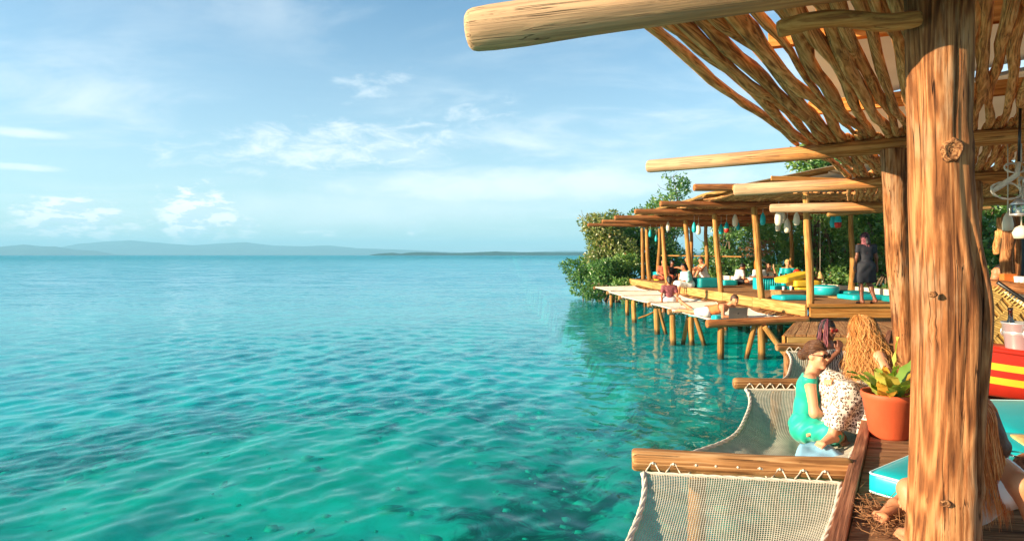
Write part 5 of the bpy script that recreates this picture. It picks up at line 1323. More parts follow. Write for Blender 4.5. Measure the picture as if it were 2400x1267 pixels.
# --- woman in the foreground, behind the thick post
def redhead_build():
    # torso leans to the right of the post, legs folded towards the sea
    base = np.array((2.50, 3.42, ZD))
    w = lambda px, py, Y: np.array(W(px, py, Y))
    J = dict(pelvis=w(2222, 1188, 3.32), waist=w(2275, 1165, 3.24), chest=w(2332, 1118, 3.14), neck=w(2312, 1045, 3.12), head=w(2268, 985, 3.12),
             shL=w(2396, 1138, 2.95), shR=w(2275, 1062, 3.30), hipL=w(2225, 1212, 3.24), hipR=w(2215, 1180, 3.40),
             elL=w(2450, 1268, 2.94), wrL=w(2412, 1330, 2.76), elR=w(2215, 1150, 3.42), wrR=w(2160, 1160, 3.38),
             knL=w(2133, 1148, 3.30), anL=w(2160, 1300, 3.20), toL=w(2105, 1318, 3.14), knR=w(2165, 1145, 3.56), anR=w(2098, 1232, 3.44), toR=w(2052, 1232, 3.35),
             face=(-0.93, 0.25, -0.2), fwd=(-0.75, 0.5, 0.2), hdirL=(-0.5, -0.8, -0.1), curlL=0.3)
    J['pelvis'][2] = ZD + 0.105; J['hipL'][2] = ZD + 0.10; J['hipR'][2] = ZD + 0.10
    J['anR'][2] = ZD + 0.055; J['toR'][2] = ZD + 0.022; J['anL'][2] = ZD + 0.055; J['toL'][2] = ZD + 0.022; J['wrL'][2] = ZD + 0.04; J['elL'][2] = ZD + 0.05
    base = np.array((2.23, 3.32, ZD))
    o, B, Mx, core = person('woman with long auburn hair in a white tank top seated behind the thick post', J, M['skin_tan'], base, 0.012, True)
    garment('tank_top', o, core[:5], M['white_cloth'], 0.011, 0.012, along(B, -0.05, 0.36), wrinkle=0.004)
    garment('shorts', o, [cone(B['hipL'], B['hipR'], 0.105)] + leg_prims(B, 1, 0.25), M['white_cloth'], 0.013, 0.012)
    hair_cap(o, B, Mx, M['hair_brown'], 0.011, thick=0.008, back=0.14)
    long_hair(o, B, Mx, M['hair_red'], 1700, 0.46, 21, spread=0.12, wave=0.006, wf=15, r=0.0015, seg=18, az=(-2.2, 2.2), sweep=(0.045, -0.01, 0), rad=1.04)
redhead_build()
# --- standing waitress
def standing():
    base = np.array(G(2030, 712, ZF)); rz = R(0)
    J = dict(pelvis=(0, 0, 0.92), waist=(0.0, 0, 1.08), chest=(0, 0.01, 1.28), neck=(-0.01, 0.02, 1.42), head=(-0.02, 0.05, 1.555), shL=(-0.175, 0.01, 1.37), shR=(0.175, 0.01, 1.37), hipL=(-0.09, 0, 0.90), hipR=(0.09, 0, 0.90),
             elL=(-0.235, -0.02, 1.10), wrL=(-0.245, 0.04, 0.87), elR=(0.24, 0.0, 1.10), wrR=(0.29, 0.07, 0.88), hdirL=(0.05, 0.1, -1), hdirR=(0.15, 0.2, -0.9), palmL=(1, 0, 0), palmR=(-1, 0, 0),
             knL=(-0.10, 0.05, 0.50), anL=(-0.11, -0.02, 0.085), toL=(-0.12, 0.16, 0.025), knR=(0.13, 0.10, 0.49), anR=(0.19, -0.04, 0.10), toR=(0.20, 0.13, 0.025), face=(-0.35, 0.93, -0.05), fwd=(0, 1, 0))
    Jw = spin(J, rz, base)
    o, B, Mx, core = person('woman standing with her back turned, black dress and pink braids', Jw, M['skin_dark'], base, 0.015, False, bust=0.5)
    garment('dress', o, core[:7] + arm_prims(B, 1.0, 0.45), M['black'], 0.014, 0.016, along(B, -0.15, 0.49), wrinkle=0.004)
    garment('skirt', o, [cone(B['hipL'], B['knL'] + np.array([-0.03, 0, 0.02]), 0.125, 0.125), cone(B['hipR'], B['knR'] + np.array([0.02, 0, 0.02]), 0.125, 0.125), cone(B['pelvis'], (B['knL'] + B['knR']) / 2, 0.14, 0.13), cone(B['pelvis'], B['waist'], 0.13, 0.10)], M['black'], 0.015, 0.004, lambda X: (0.50 - X[..., 2]), k=0.06, wrinkle=0.008, wf=26)
    hair_cap(o, B, Mx, M['hair_dark'], 0.014, thick=0.014, back=0.12)
    long_hair(o, B, Mx, M['hair_braid'], 170, 0.40, 31, spread=0.25, wave=0.006, wf=40, r=0.008, az=(-1.3, 1.3), seg=16)
standing()
# --- people further off
def figure(label, base, rz, skin, J, clothes, hair, h=0.02, bun=None, back=0.0, scale=1.0):
    Jw = spin(J, rz, base); o, B, Mx, core = person(label, Jw, skin, base, h, False, scale)
    for kind, mat in clothes:
        if kind == 'shirt': garment('shirt', o, core[:7] + arm_prims(B, 1.0, 0.6), mat, h * 0.9, 0.022, along(B, -0.12, 0.485))
        if kind == 'vest': garment('shirt', o, core[:6], mat, h * 0.9, 0.020, along(B, -0.12, 0.42))
        if kind == 'loose': garment('shirt', o, core[:7] + arm_prims(B, 1.2, 1.0) + [cone(B['hipL'], B['hipR'], 0.13), cone(B['waist'], B['chest'], 0.13, 0.12)], mat, h, 0.03, along(B, -0.15, 0.485), wrinkle=0.008, wf=26)
        if kind == 'shorts': garment('shorts', o, leg_prims(B, 1.05, 0.55) + [cone(B['hipL'], B['hipR'], 0.105)], mat, h, 0.020)
        if kind == 'trousers': garment('trousers', o, leg_prims(B, 1.05, 1.0) + [cone(B['hipL'], B['hipR'], 0.105)] + [cone(B['kn' + q], B['an' + q], 0.062, 0.05) for q in 'LR'], mat, h, 0.018)
        if kind == 'skirt': garment('skirt', o, leg_prims(B, 1.1, 1.0, 0.11) + [cone(B['hipL'], B['hipR'], 0.13)], mat, h, 0.02, k=0.1)
    if hair is not None: hair_cap(o, B, Mx, hair, h * 0.7, thick=0.016, bun=bun, back=back)
    return o, B, Mx
far_hm_z = 0.83
figure('person in a maroon printed top sitting on the far hammock, back turned', (5.05, 20.6, far_hm_z), R(-5), M['skin_sun'], seated(lean=-0.12, style='edge', arms='prop'), [('shirt', M['maroon']), ('skirt', M['white_cloth'])], M['hair_dark'], 0.018, back=0.06)
J = seated(lean=0.35, style='edge', arms='lap'); figure('person in a loose aqua shirt perched on the far deck edge', (6.35, 22.9, ZF + 0.02), R(100), M['skin_sun'], J, [('loose', M['aqua_cloth']), ('skirt', M['white_cloth'])], M['hair_dark'], 0.018, back=0.10)
figure('bare-shouldered man at the back of the far deck beside the white shorts', (7.1, 25.3, ZF + 0.25), R(60), M['skin_sun'], seated(lean=0.25, style='edge', arms='reach'), [('shorts', M['white_cloth'])], M['hair_dark'], 0.02)
figure('bare-backed person in white shorts seated on the far deck', (7.55, 25.0, ZF + 0.22), R(110), M['skin_tan'], seated(lean=0.30, style='knees', arms='reach'), [('shorts', M['white_cloth']), ('vest', M['white_cloth'])], M['hair_brown'], 0.02)
figure('person in a rust shirt beside the green and yellow cushions', (6.45, 27.3, ZF + 0.10), R(170), M['skin_sun'], seated(lean=0.05, style='cross', arms='lap'), [('shirt', M['rust_cloth']), ('trousers', M['rust_cloth'])], M['hair_dark'], 0.02)
figure('shaded person in dark clothes further back on the far deck', (7.0, 28.2, ZF + 0.05), R(200), M['skin_dark'], seated(lean=0.15, style='cross', arms='lap'), [('shirt', M['black']), ('trousers', M['black'])], M['hair_dark'], 0.022)
figure('man in a pale grey shirt bent over cross-legged on the far deck', (8.60, 24.6, ZF + 0.03), R(-80), M['skin_tan'], seated(lean=0.42, bend=0.25, style='cross', arms='lap'), [('shirt', M['grey_cloth']), ('shorts', M['black'])], M['hair_dark'], 0.018)
o, B, Mx = figure('smiling person in a turquoise shawl at the turquoise table', (9.72, 22.6, ZF + 0.12), R(170), M['skin_tan'], seated(lean=0.1, style='cross', arms='lap'), [('loose', M['turq']), ('trousers', M['white_cloth'])], M['straw'], 0.018)
figure('bald person in a grey top behind the turquoise table', (8.95, 23.2, ZF + 0.05), R(180), M['skin_sun'], seated(lean=0.1, style='cross', arms='lap', tall=0.95), [('shirt', M['grey_cloth']), ('trousers', M['black'])], None, 0.02)
J = seated(lean=0.0, style='cross', arms='lap', tall=0.9); J.update(elL=(-0.20, 0.12, 0.42), wrL=(-0.10, 0.16, 0.68), elR=(0.20, 0.12, 0.42), wrR=(0.10, 0.16, 0.70), hdirL=(0, 0, 1), hdirR=(0, 0, 1))
figure('person raising both hands beside the orange vase', (9.35, 23.3, ZF + 0.03), R(185), M['skin_fair'], J, [('vest', M['cream']), ('trousers', M['white_cloth'])], M['hair_brown'], 0.02)
# lying on the hammock with the laptop
def lying():
    base = (5.30, 15.55, 0.86)
    J = dict(pelvis=(-0.42, 0.42, 0.14), waist=(-0.28, 0.25, 0.17), chest=(-0.14, 0.08, 0.24), neck=(-0.02, -0.06, 0.33), head=(0.06, -0.16, 0.43), shL=(-0.20, -0.10, 0.28), shR=(0.08, 0.13, 0.28), hipL=(-0.47, 0.34, 0.11), hipR=(-0.36, 0.48, 0.11),
             elL=(-0.28, -0.32, 0.05), wrL=(-0.02, -0.40, 0.05), elR=(0.30, 0.02, 0.06), wrR=(0.26, -0.26, 0.07), knL=(-0.78, 0.62, 0.08), knR=(-0.66, 0.78, 0.08), anL=(-0.98, 1.00, 0.10), anR=(-0.90, 1.05, 0.30), toL=(-1.05, 1.14, 0.04), toR=(-0.96, 1.14, 0.42), face=(0.15, -0.97, -0.12), fwd=(0.1, -0.6, -0.7), hdirL=(0.6, -0.5, 0), hdirR=(-0.1, -0.9, -0.05))
    o, B, Mx = figure('person in an orange top lying on the hammock before an open laptop', base, 0.0, M['skin_tan'], J, [('vest', M['orange_cloth']), ('shorts', M['white_cloth'])], M['hair_brown'], 0.014, back=0.06)
lying()
def lap():
    t = thing('laptop', 'open grey laptop on the hammock before the lying person', 'laptop', (5.30, 15.02, 0.86), R(-8))
    V, Fc = boxm(0.42, 0.28, 0.012, (0, 0.13, 0.006), 0.003); ob('keyboard_base', V, Fc, M['laptop'], t, smooth=False)
    V, Fc = boxm(0.42, 0.008, 0.28, (0, 0, 0.14), 0.003)
    lid = ob('lid', V, Fc, M['laptop'], t, smooth=False, mat4=Matrix.Translation((0, -0.012, 0.012)) @ Matrix.Rotation(R(10), 4, 'X'))
    pv, pf = lathe([(0.0005, 0.0), (0.014, 0.0), (0.016, 0.001), (0.0005, 0.0012)], 14)
    ob('lid_emblem', pv[:, [0, 2, 1]] * np.array([1, -1, 1.08]) + np.array([0, -0.0045, 0.14]), [f[::-1] for f in pf], M['black_obj'], lid)
lap()
# ------------------------------------------------------------------ cushions, pots, hangings
def pad_mesh(sx, sy, sz, bev=0.03, puff=0.02, n=10):
    """soft block: rounded edges, slightly swollen faces"""
    bm = bmesh.new(); bmesh.ops.create_cube(bm, size=1.0)
    bmesh.ops.subdivide_edges(bm, edges=bm.edges[:], cuts=7, use_grid_fill=True)
    for v in bm.verts:
        x, y, z = v.co * 2
        rx, ry, rz = x * sx / 2, y * sy / 2, z * sz / 2
        ix, iy, iz = max(-sx / 2 + bev, min(sx / 2 - bev, rx)), max(-sy / 2 + bev, min(sy / 2 - bev, ry)), max(-sz / 2 + bev, min(sz / 2 - bev, rz))
        d = Vector((rx - ix, ry - iy, rz - iz))
        if d.length > 1e-6: d = d.normalized() * bev
        p = Vector((ix, iy, iz)) + d
        p.z += puff * (1 if z > 0.9 else 0) * (1 - x * x) * (1 - y * y)
        p.x += 0.3 * puff * math.copysign(1, x) * (1 - y * y) * (1 - z * z) * (abs(x) > 0.9); p.y += 0.3 * puff * math.copysign(1, y) * (1 - x * x) * (1 - z * z) * (abs(y) > 0.9)
        v.co = p
    bm.verts.index_update(); V = np.array([v.co[:] for v in bm.verts]); Fc = [tuple(v.index for v in f.verts) for f in bm.faces]; bm.free(); return V, Fc
def cushion(label, loc, size, rz, mat, pipe=None, tilt=(0, 0), group=None, name='cushion'):
    t = thing(name, label, 'cushion', loc, 0, group); t.rotation_euler = (tilt[0], tilt[1], rz)
    sx, sy, sz = size; V, Fc = pad_mesh(sx, sy, sz, min(0.03, sz * 0.3), 0.015); V = V + np.array([0, 0, sz / 2]); ob('pad', V, Fc, mat, t)
    if pipe:
        for z in (sz - 0.012, 0.012):
            hx, hy, b = sx / 2 - 0.006, sy / 2 - 0.006, 0.025
            P = []
            for cx, cy, a0 in ((hx - b, hy - b, 0), (-hx + b, hy - b, 90), (-hx + b, -hy + b, 180), (hx - b, -hy + b, 270)):
                for q in range(5): a = R(a0 + q * 22.5); P.append((cx + b * math.cos(a), cy + b * math.sin(a), z))
            P.append(P[0]); V, Fc = tube(np.array(P), 0.0065, 6); ob('piping', V, Fc, pipe, t)
    return t
def gz(px, py, z=ZF): return tuple(G(px, py, z))
cushion('thick turquoise cushion with white piping on the near planks', (2.50, 3.80, ZD + 0.004), (0.72, 0.42, 0.13), R(36), M['turq'], M['turq_pipe'])
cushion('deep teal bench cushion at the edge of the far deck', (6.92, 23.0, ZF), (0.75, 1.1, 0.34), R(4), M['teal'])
cushion('small turquoise cushion behind the man in the pale shirt', (8.25, 24.4, ZF), (0.55, 0.45, 0.20), 0.1, M['turq'])
cushion('long yellow mattress lying aslant on top of the yellow pile', (8.60, 19.55, ZF + 0.40), (0.95, 0.55, 0.17), 0.25, M['yellow'], tilt=(0, -0.22))
cushion('yellow mattress in the middle of the yellow pile', (8.85, 19.45, ZF + 0.20), (0.80, 0.62, 0.19), 0.05, M['yellow'])
cushion('yellow mattress at the bottom of the yellow pile', (8.95, 19.45, ZF), (0.75, 0.62, 0.19), -0.05, M['yellow'])
cushion('flat turquoise mat before the low wooden tray table', (7.25, 16.55, ZF), (0.85, 0.6, 0.12), 0.05, M['turq'])
cushion('flat turquoise seat pad against the corrugated turquoise table', (8.85, 20.7, ZF), (0.85, 0.5, 0.16), 0.0, M['turq'])
cushion('round-topped turquoise backrest beside the yellow cushions', (9.05, 20.85, ZF + 0.16), (0.52, 0.16, 0.34), 0.15, M['turq'])
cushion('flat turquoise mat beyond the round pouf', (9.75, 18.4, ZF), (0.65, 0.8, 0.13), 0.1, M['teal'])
cushion('turquoise mattress behind the standing woman', (9.15, 16.7, ZF), (0.95, 0.8, 0.13), 0.05, M['turq'])
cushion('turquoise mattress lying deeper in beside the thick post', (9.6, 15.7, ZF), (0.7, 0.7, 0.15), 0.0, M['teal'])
cushion('green cushion resting on the yellow one at the deck end', (6.75, 28.9, ZF + 0.20), (0.7, 0.6, 0.20), 0.1, M['turq'])
cushion('yellow cushion under the green one at the deck end', (6.80, 28.9, ZF), (0.75, 0.6, 0.20), 0.1, M['yellow'])
cushion('turquoise cushion under the lying person', (4.78, 16.35, 0.80), (0.45, 0.35, 0.20), 0.3, M['turq'])
cushion('yellow and white striped cushion beside the lying person\'s legs', (5.08, 16.7, 0.80), (0.36, 0.22, 0.20), 0.3, M['yellow'])
cushion('turquoise cushion tucked beneath the lying person\'s chest', (4.98, 15.42, 0.80), (0.30, 0.22, 0.13), 0.3, M['turq'])
cushion('wide turquoise bench cushion before the red boat table', (3.42, 4.02, ZD + 0.26), (1.0, 0.60, 0.13), R(-4), M['turq'], M['turq_pipe'], tilt=(R(9), 0))
cushion('turquoise cushion with a straw panel beside the auburn-haired woman', (3.08, 3.62, ZD + 0.20), (0.62, 0.42, 0.12), R(-6), M['turq'], M['turq'], tilt=(R(10), 0))
V, Fc = pad_mesh(0.44, 0.28, 0.02, 0.01, 0.006)
o = ob('straw_panel', V, Fc, M['straw'], bpy.data.objects[[x.name for x in bpy.data.objects if x.get('label', '').startswith('turquoise cushion with a straw')][0]]); o.location = (0.03, -0.02, 0.132)
# bench that the two seat cushions lie on
t = thing('bench', 'low plank bench under the turquoise cushions beside the post', 'bench', (3.42, 4.0, ZD), R(-4))
for y in (-0.24, -0.08, 0.08, 0.24):
    V, Fc = boxm(1.1, 0.145, 0.03, (0, y, 0.19), 0.004); ob('slat', V, Fc, M['plank'], t, smooth=False)
for x in (-0.45, 0.45):
    for y in (-0.22, 0.22): V, Fc = boxm(0.07, 0.07, 0.175, (x, y, 0.0875), 0.004); ob('leg', V, Fc, M['plank'], t, smooth=False)
# round pouf
t = thing('pouf', 'round glossy turquoise pouf on the far deck', 'pouf', gz(1935, 691)); 
V, Fc = lathe([(0.0005, 0.0), (0.30, 0.0), (0.345, 0.03), (0.365, 0.11), (0.365, 0.19), (0.35, 0.235)], 32); ob('body', V, Fc, M['turq'], t)
V, Fc = lathe([(0.35, 0.235), (0.33, 0.265), (0.25, 0.285), (0.0005, 0.29)], 32); ob('top_pad', V, Fc, M['turq'], t)
V, Fc = tube(np.array([(0.358 * math.cos(a), 0.358 * math.sin(a), 0.236) for a in np.linspace(0, 2 * PI, 40)]), 0.009, 6); ob('piping', V, Fc, M['turq_pipe'], t)
# corrugated turquoise table
t = thing('table', 'turquoise corrugated table with a wooden top on the far deck', 'table', (8.85, 21.5, ZF))
for k_ in range(18):
    a = -0.62 + k_ * 0.073
    V, Fc = tube(np.array([(a, -0.38, 0.0), (a, -0.38, 0.40)]), 0.034, 8); ob('flute', V, Fc, M['turq'], t)
V, Fc = boxm(1.26, 0.72, 0.40, (0, 0, 0.20), 0.01); ob('carcass', V, Fc, M['turq'], t, smooth=False)
V, Fc = boxm(1.42, 0.92, 0.035, (0, 0, 0.42), 0.008); ob('top', V, Fc, M['kerb'], t, smooth=False)
for i, (x, y) in enumerate(((-0.3, -0.1), (0.12, -0.15), (0.02, 0.1), (0.35, 0.0))):
    V, Fc = lathe([(0.0005, 0), (0.030, 0), (0.038, 0.10), (0.036, 0.10), (0.028, 0.008), (0.0005, 0.008)], 12, False); o = ob('drinking_glass', V, Fc, M['glass'], None, loc=(8.85 + x, 21.5 + y, ZF + 0.4385)); tag(o, 'clear drinking glass on the turquoise table', 'glass', 'glasses on the turquoise table')
# tray table with small things on it
t = thing('tray_table', 'low wooden box table behind the second pole of the far deck', 'table', (7.75, 17.75, ZF), R(5))
for nm, sx, sy, cx, cy in (('front_panel', 0.9, 0.025, 0, -0.28), ('back_panel', 0.9, 0.025, 0, 0.28), ('side_panel', 0.025, 0.535, -0.44, 0), ('side_panel', 0.025, 0.535, 0.44, 0)):
    V, Fc = boxm(sx, sy, 0.16, (cx, cy, 0.08), 0.004); ob(nm, V, Fc, M['plank_warm'], t, smooth=False)
V, Fc = boxm(0.94, 0.62, 0.02, (0, 0, 0.171), 0.004); ob('top', V, Fc, M['plank_warm'], t, smooth=False)
for i, (x, y, hh) in enumerate(((-0.22, 0.0, 0.10), (-0.12, 0.08, 0.07), (-0.02, -0.02, 0.12), (0.08, 0.07, 0.09))):
    V, Fc = lathe([(0.0005, 0), (0.03, 0), (0.036, hh), (0.033, hh), (0.027, 0.008), (0.0005, 0.008)], 12, False); o = ob('drinking_glass', V, Fc, M['glass'] if i % 2 else M['white'], None, loc=(7.75 + x, 17.75 + y, ZF + 0.182)); tag(o, 'small pale cup or glass on the low wooden box table', 'glass', 'cups on the low box table')
for i in range(2):
    V, Fc = tube(np.array([(0, -0.12, 0.012), (0.005, -0.04, 0.012), (0, 0.04, 0.012), (0, 0.11, 0.014)]), [0.03, 0.036, 0.034, 0.028], 10); V[:, 2] = 0.012 + (V[:, 2] - 0.012) * 0.3
    s_ = thing('sandal', 'dark sandal left at the foot of the second pole', 'sandal', (6.95 + 0.14 * i, 17.15 + 0.05 * i, ZF), 0.7 + 0.5 * i, 'sandals by the second pole'); ob('sole', V, Fc, M['black_obj'], s_)
    V, Fc = tube(np.array([(-0.033, 0.02, 0.014), (-0.02, 0.04, 0.05), (0.0, 0.07, 0.03), (0.02, 0.04, 0.05), (0.033, 0.02, 0.014)]), 0.006, 6); ob('strap', V, Fc, M['black_obj'], s_)
# straw round mat
o = ob('round_mat', *lathe([(0.0005, 0.004), (0.38, 0.004), (0.40, 0.012), (0.38, 0.02), (0.0005, 0.02)], 36), M['straw'], None, loc=(9.0, 17.35, ZF)); tag(o, 'round woven straw mat at the standing woman\'s feet', 'mat')
# vase with dried flowers
t = thing('vase', 'tall ribbed orange vase of dried flowers on the far deck', 'vase', (9.3, 24.2, ZF + 0.02))
zs = np.linspace(0, 0.62, 26); V, Fc = lathe([(0.0005, 0)] + [(0.055 + 0.085 * math.sin(PI * min(1, z / 0.60) * 0.92 + 0.12) ** 0.8 + 0.004 * math.sin(z * 110), z + 0.45) for z in zs], 24); V = V; ob('body', V, Fc, M['orange'], t)
V, Fc = lathe([(0.10, 0.0), (0.11, 0.02), (0.055, 0.45)], 20); ob('stand', V, Fc, M['kerb'], t)
g = np.random.default_rng(5); parts = []
for i in range(90):
    e = np.array([g.normal(0, 0.26), g.normal(0, 0.26), 1.12 + 0.62 * g.random()]); parts.append(tube(np.array([(0, 0, 1.0), e * np.array([0.4, 0.4, 1]) * 0.9 + np.array([0, 0, 0.05]), e]), [0.006, 0.004, 0.003], 4))
    for q in range(4):
        b = lathe([(0.0005, -0.02), (0.022, 0), (0.0005, 0.02)], 5); parts.append((b[0] + e + g.normal(0, 0.05, 3), b[1]))
V, Fc = join(parts); ob('dried_flowers', V, Fc, M['dry'], t)
o = ob('ball', *lathe([(0.0005 + 0.125 * math.sin(a), -0.125 * math.cos(a)) for a in np.linspace(0.02, PI - 0.02, 16)], 24), M['red'], None, loc=(9.62, 21.6, ZF + 0.56)); tag(o, 'round red ball beside the person in the turquoise shawl', 'ball')
V, Fc = pad_mesh(0.8, 0.3, 0.42, 0.06, 0.03); o = ob('beanbag', V + np.array([0, 0, 0.21]), Fc, M['rust_cloth'], None, loc=(10.1, 21.9, ZF)); o.rotation_euler = (0, 0.12, 0.1); tag(o, 'rust brown beanbag chair behind the red ball', 'beanbag')
o = ob('stool', *join([boxm(0.42, 0.36, 0.04, (0, 0, 0.42), 0.006)] + [boxm(0.04, 0.04, 0.40, (x, y, 0.20)) for x in (-0.17, 0.17) for y in (-0.14, 0.14)]), M['kerb'], None, smooth=False, loc=(9.65, 21.6, ZF)); tag(o, 'small dark wooden stool under the red ball', 'stool')
for i, (x, y) in enumerate(((7.1, 25.3), (7.55, 25.0))):
    t = thing('bench', ['low plank seat under the bare-shouldered man', 'low plank seat under the person in white shorts'][i], 'bench', (x, y, ZF))
    V, Fc = boxm(0.42, 0.42, 0.04, (0, 0, 0.21), 0.005); ob('seat', V, Fc, M['plank_warm'], t, smooth=False)
    for dx in (-0.17, 0.17):
        for dy in (-0.17, 0.17): V, Fc = boxm(0.05, 0.05, 0.19, (dx, dy, 0.095)); ob('leg', V, Fc, M['plank_warm'], t, smooth=False)
# hanging floats under the far pergola
def float_(px, py, Y, mat, lab, grp, s=1.0, tip=None):
    p = W(px, py, Y); t = thing('hanging_float', lab, 'float', tuple(p), 0, grp)
    pr = [(0.0005, -0.17), (0.045, -0.165), (0.068, -0.12), (0.072, -0.02), (0.055, 0.07), (0.028, 0.13), (0.014, 0.16), (0.0005, 0.165)]
    V, Fc = lathe([(r * s, z * s) for r, z in pr], 14); ob('body', V, Fc, mat, t)
    if tip:
        V, Fc = lathe([(0.046 * s, -0.167 * s), (0.0705 * s, -0.12 * s), (0.0745 * s, -0.05 * s), (0.074 * s, -0.05 * s)], 14, True); ob('painted_band', V, Fc, tip, t)
    zt = 3.72 - p.z
    V, Fc = tube(np.array([(0, 0, 0.15 * s), (0.004, 0, zt)]), 0.006, 5); ob('cord', V, Fc, M['rope'], t)
for px, py, Y, c, s, lab in ((1524, 546, 27.5, 1, 1.0, 'turquoise float among the poles nearest the mangrove tip'), (1538, 558, 28.0, 1, 0.9, 'lowest small turquoise float near the mangrove tip'), (1627, 532, 22.0, 1, 1.1, 'turquoise float paired with a cream one in the middle bay'),
        (1690, 536, 22.5, 1, 1.1, 'plain turquoise float next to the red-bottomed one behind the third pole'), (1730, 530, 23.5, 1, 0.9, 'small turquoise float hanging behind a lone cream float'), (1788, 512, 18.5, 1, 1.1, 'single turquoise float beside the top of the second pole'), (1952, 517, 18.0, 1, 1.15, 'plain turquoise float above the standing woman, beside the red-bottomed one'),
        (1566, 530, 25.0, 0, 1.1, 'lone cream float in the bay near the mangrove tip'), (1637, 536, 22.5, 0, 1.2, 'cream float paired with a turquoise one in the middle bay'), (1723, 515, 20.0, 0, 1.2, 'lone cream float between the second and third poles'), (1825, 508, 16.0, 0, 1.3, 'largest cream float in the cluster beside the corner pole'), (1833, 505, 16.8, 0, 1.2, 'cream float half hidden behind the largest of the cluster'),
        (1823, 528, 18.5, 0, 1.0, 'small low cream float under the largest of the cluster'), (1845, 528, 17.5, 0, 1.2, 'low-hanging cream float in the cluster beside the corner pole'), (1867, 511, 16.5, 0, 1.1, 'cream float hanging closest to the corner pole')):
    float_(px, py, Y, M['turq'] if c else M['cream'], lab, 'floats hanging under the far pergola', s)
float_(1703, 532, 21.0, M['turq'], 'turquoise float with a red lower half beside a plain turquoise one', 'floats hanging under the far pergola', 1.1, M['red'])
float_(1964, 516, 17.0, M['turq'], 'turquoise float with a red lower half above the standing woman', 'floats hanging under the far pergola', 1.2, M['red'])
# straw lampshade on a long cord
t = thing('hanging_lamp', 'straw bell lampshade hanging over the round turquoise pouf', 'lamp', tuple(W(1922, 645, 19.5)))
V, Fc = lathe([(0.10, -0.10), (0.12, -0.09), (0.085, 0.0), (0.04, 0.08), (0.015, 0.12), (0.0005, 0.125)], 18, False); ob('shade', V, Fc, M['straw'], t)
V, Fc = tube(np.array([(0, 0, 0.12), (0.004, 0, 1.9)]), 0.006, 5); ob('cord', V, Fc, M['rope'], t)

# ------------------------------------------------------------------ potted plant
t = thing('potted_plant', 'big terracotta pot with a yellowing leafy plant at the deck edge', 'potted plant', (2.905, 4.93, ZD + 0.002))
V, Fc = lathe([(0.0005, 0.0), (0.125, 0.0), (0.135, 0.015), (0.185, 0.29), (0.192, 0.30), (0.198, 0.335), (0.192, 0.345), (0.178, 0.34), (0.172, 0.29)], 40, False); ob('pot', V, Fc, M['terracotta'], t)
V, Fc = lathe([(0.0005, 0.295), (0.172, 0.285)], 24, False); ob('soil', V, Fc, M['soil'], t)
g = np.random.default_rng(8)
def leaf_blade(base, d, L, w, droop, tone, fold=0.25, curl=0.0):
    d = unit(d); side = unit(np.cross(d, [0, 0, 1])); P, sd, nn = [], [], 9; p = np.array(base, float); dd = d.copy()
    for i in range(nn):
        P.append(p.copy()); dd = unit(dd + np.array([0, 0, -droop / nn]) + side * curl / nn); p = p + dd * L / (nn - 1)
    P = np.array(P); u = np.linspace(0, 1, nn); wv = w * np.sin(np.clip(u, 0.02, 1) ** 0.75 * PI) ** 0.8
    T = np.gradient(P, axis=0); T /= np.linalg.norm(T, axis=1)[:, None]; up_ = np.cross(np.broadcast_to(side, T.shape), T); up_ *= np.sign(up_[:, 2:3] + 1e-6)
    rip = 0.012 * np.sin(u * 17)[:, None] * up_
    Lf = P + side * wv[:, None] + up_ * (wv * fold)[:, None] + rip; Rt = P - side * wv[:, None] + up_ * (wv * fold)[:, None] - rip
    V = np.concatenate([Lf, P, Rt, ]); Fc = []
    for i in range(nn - 1): Fc += [(i, i + 1, nn + i + 1, nn + i), (nn + i, nn + i + 1, 2 * nn + i + 1, 2 * nn + i)]
    return V, Fc, np.clip(np.concatenate([tone + g.normal(0, 0.04, nn)] * 3) + np.concatenate([u * 0.12] * 3), 0, 1)
LF = [((0.02, 0, 0.30), (0.12, -0.05, 1), 0.40, 0.035, 0.1, 0.45), ((0.0, -0.03, 0.32), (-0.5, -0.45, 0.8), 0.24, 0.075, 1.0, 0.62), ((0.02, -0.06, 0.30), (0.1, -0.5, 0.6), 0.22, 0.075, 1.2, 0.25),
      ((0.06, -0.04, 0.36), (0.45, -0.35, 0.9), 0.42, 0.055, 2.2, 0.85), ((-0.06, -0.06, 0.30), (-0.25, -0.6, 0.4), 0.20, 0.06, 1.4, 0.93), ((0.02, 0, 0.40), (0.15, -0.2, 0.8), 0.14, 0.06, 0.9, 0.08),
      ((0.08, 0, 0.30), (0.8, 0.1, 0.5), 0.26, 0.06, 0.9, 0.15), ((0.10, -0.06, 0.30), (0.6, -0.6, 0.5), 0.30, 0.05, 1.6, 0.75), ((-0.08, 0.0, 0.29), (-0.7, 0.1, 0.7), 0.20, 0.035, 0.6, 0.5), ((0.0, 0.06, 0.30), (0.1, 0.6, 0.7), 0.22, 0.05, 0.8, 0.2),
      ((-0.04, -0.03, 0.30), (-0.6, -0.3, 0.9), 0.20, 0.03, 0.5, 0.4), ((0.05, -0.08, 0.31), (0.25, -0.8, 0.35), 0.26, 0.04, 1.8, 0.72), ((0.12, -0.02, 0.30), (0.9, -0.3, 0.25), 0.28, 0.045, 0.7, 0.9), ((0.10, 0.05, 0.34), (0.6, 0.3, 0.9), 0.25, 0.045, 0.9, 0.12)]
for i in range(12):
    an_ = g.uniform(0, 6.3); LF.append(((0.07 * math.cos(an_), 0.07 * math.sin(an_), 0.30), (math.cos(an_) * 0.7, math.sin(an_) * 0.7, g.uniform(0.5, 1.3)), g.uniform(0.16, 0.28), g.uniform(0.03, 0.055), g.uniform(0.6, 1.6), float(np.clip(g.normal(0.42, 0.3), 0, 1))))
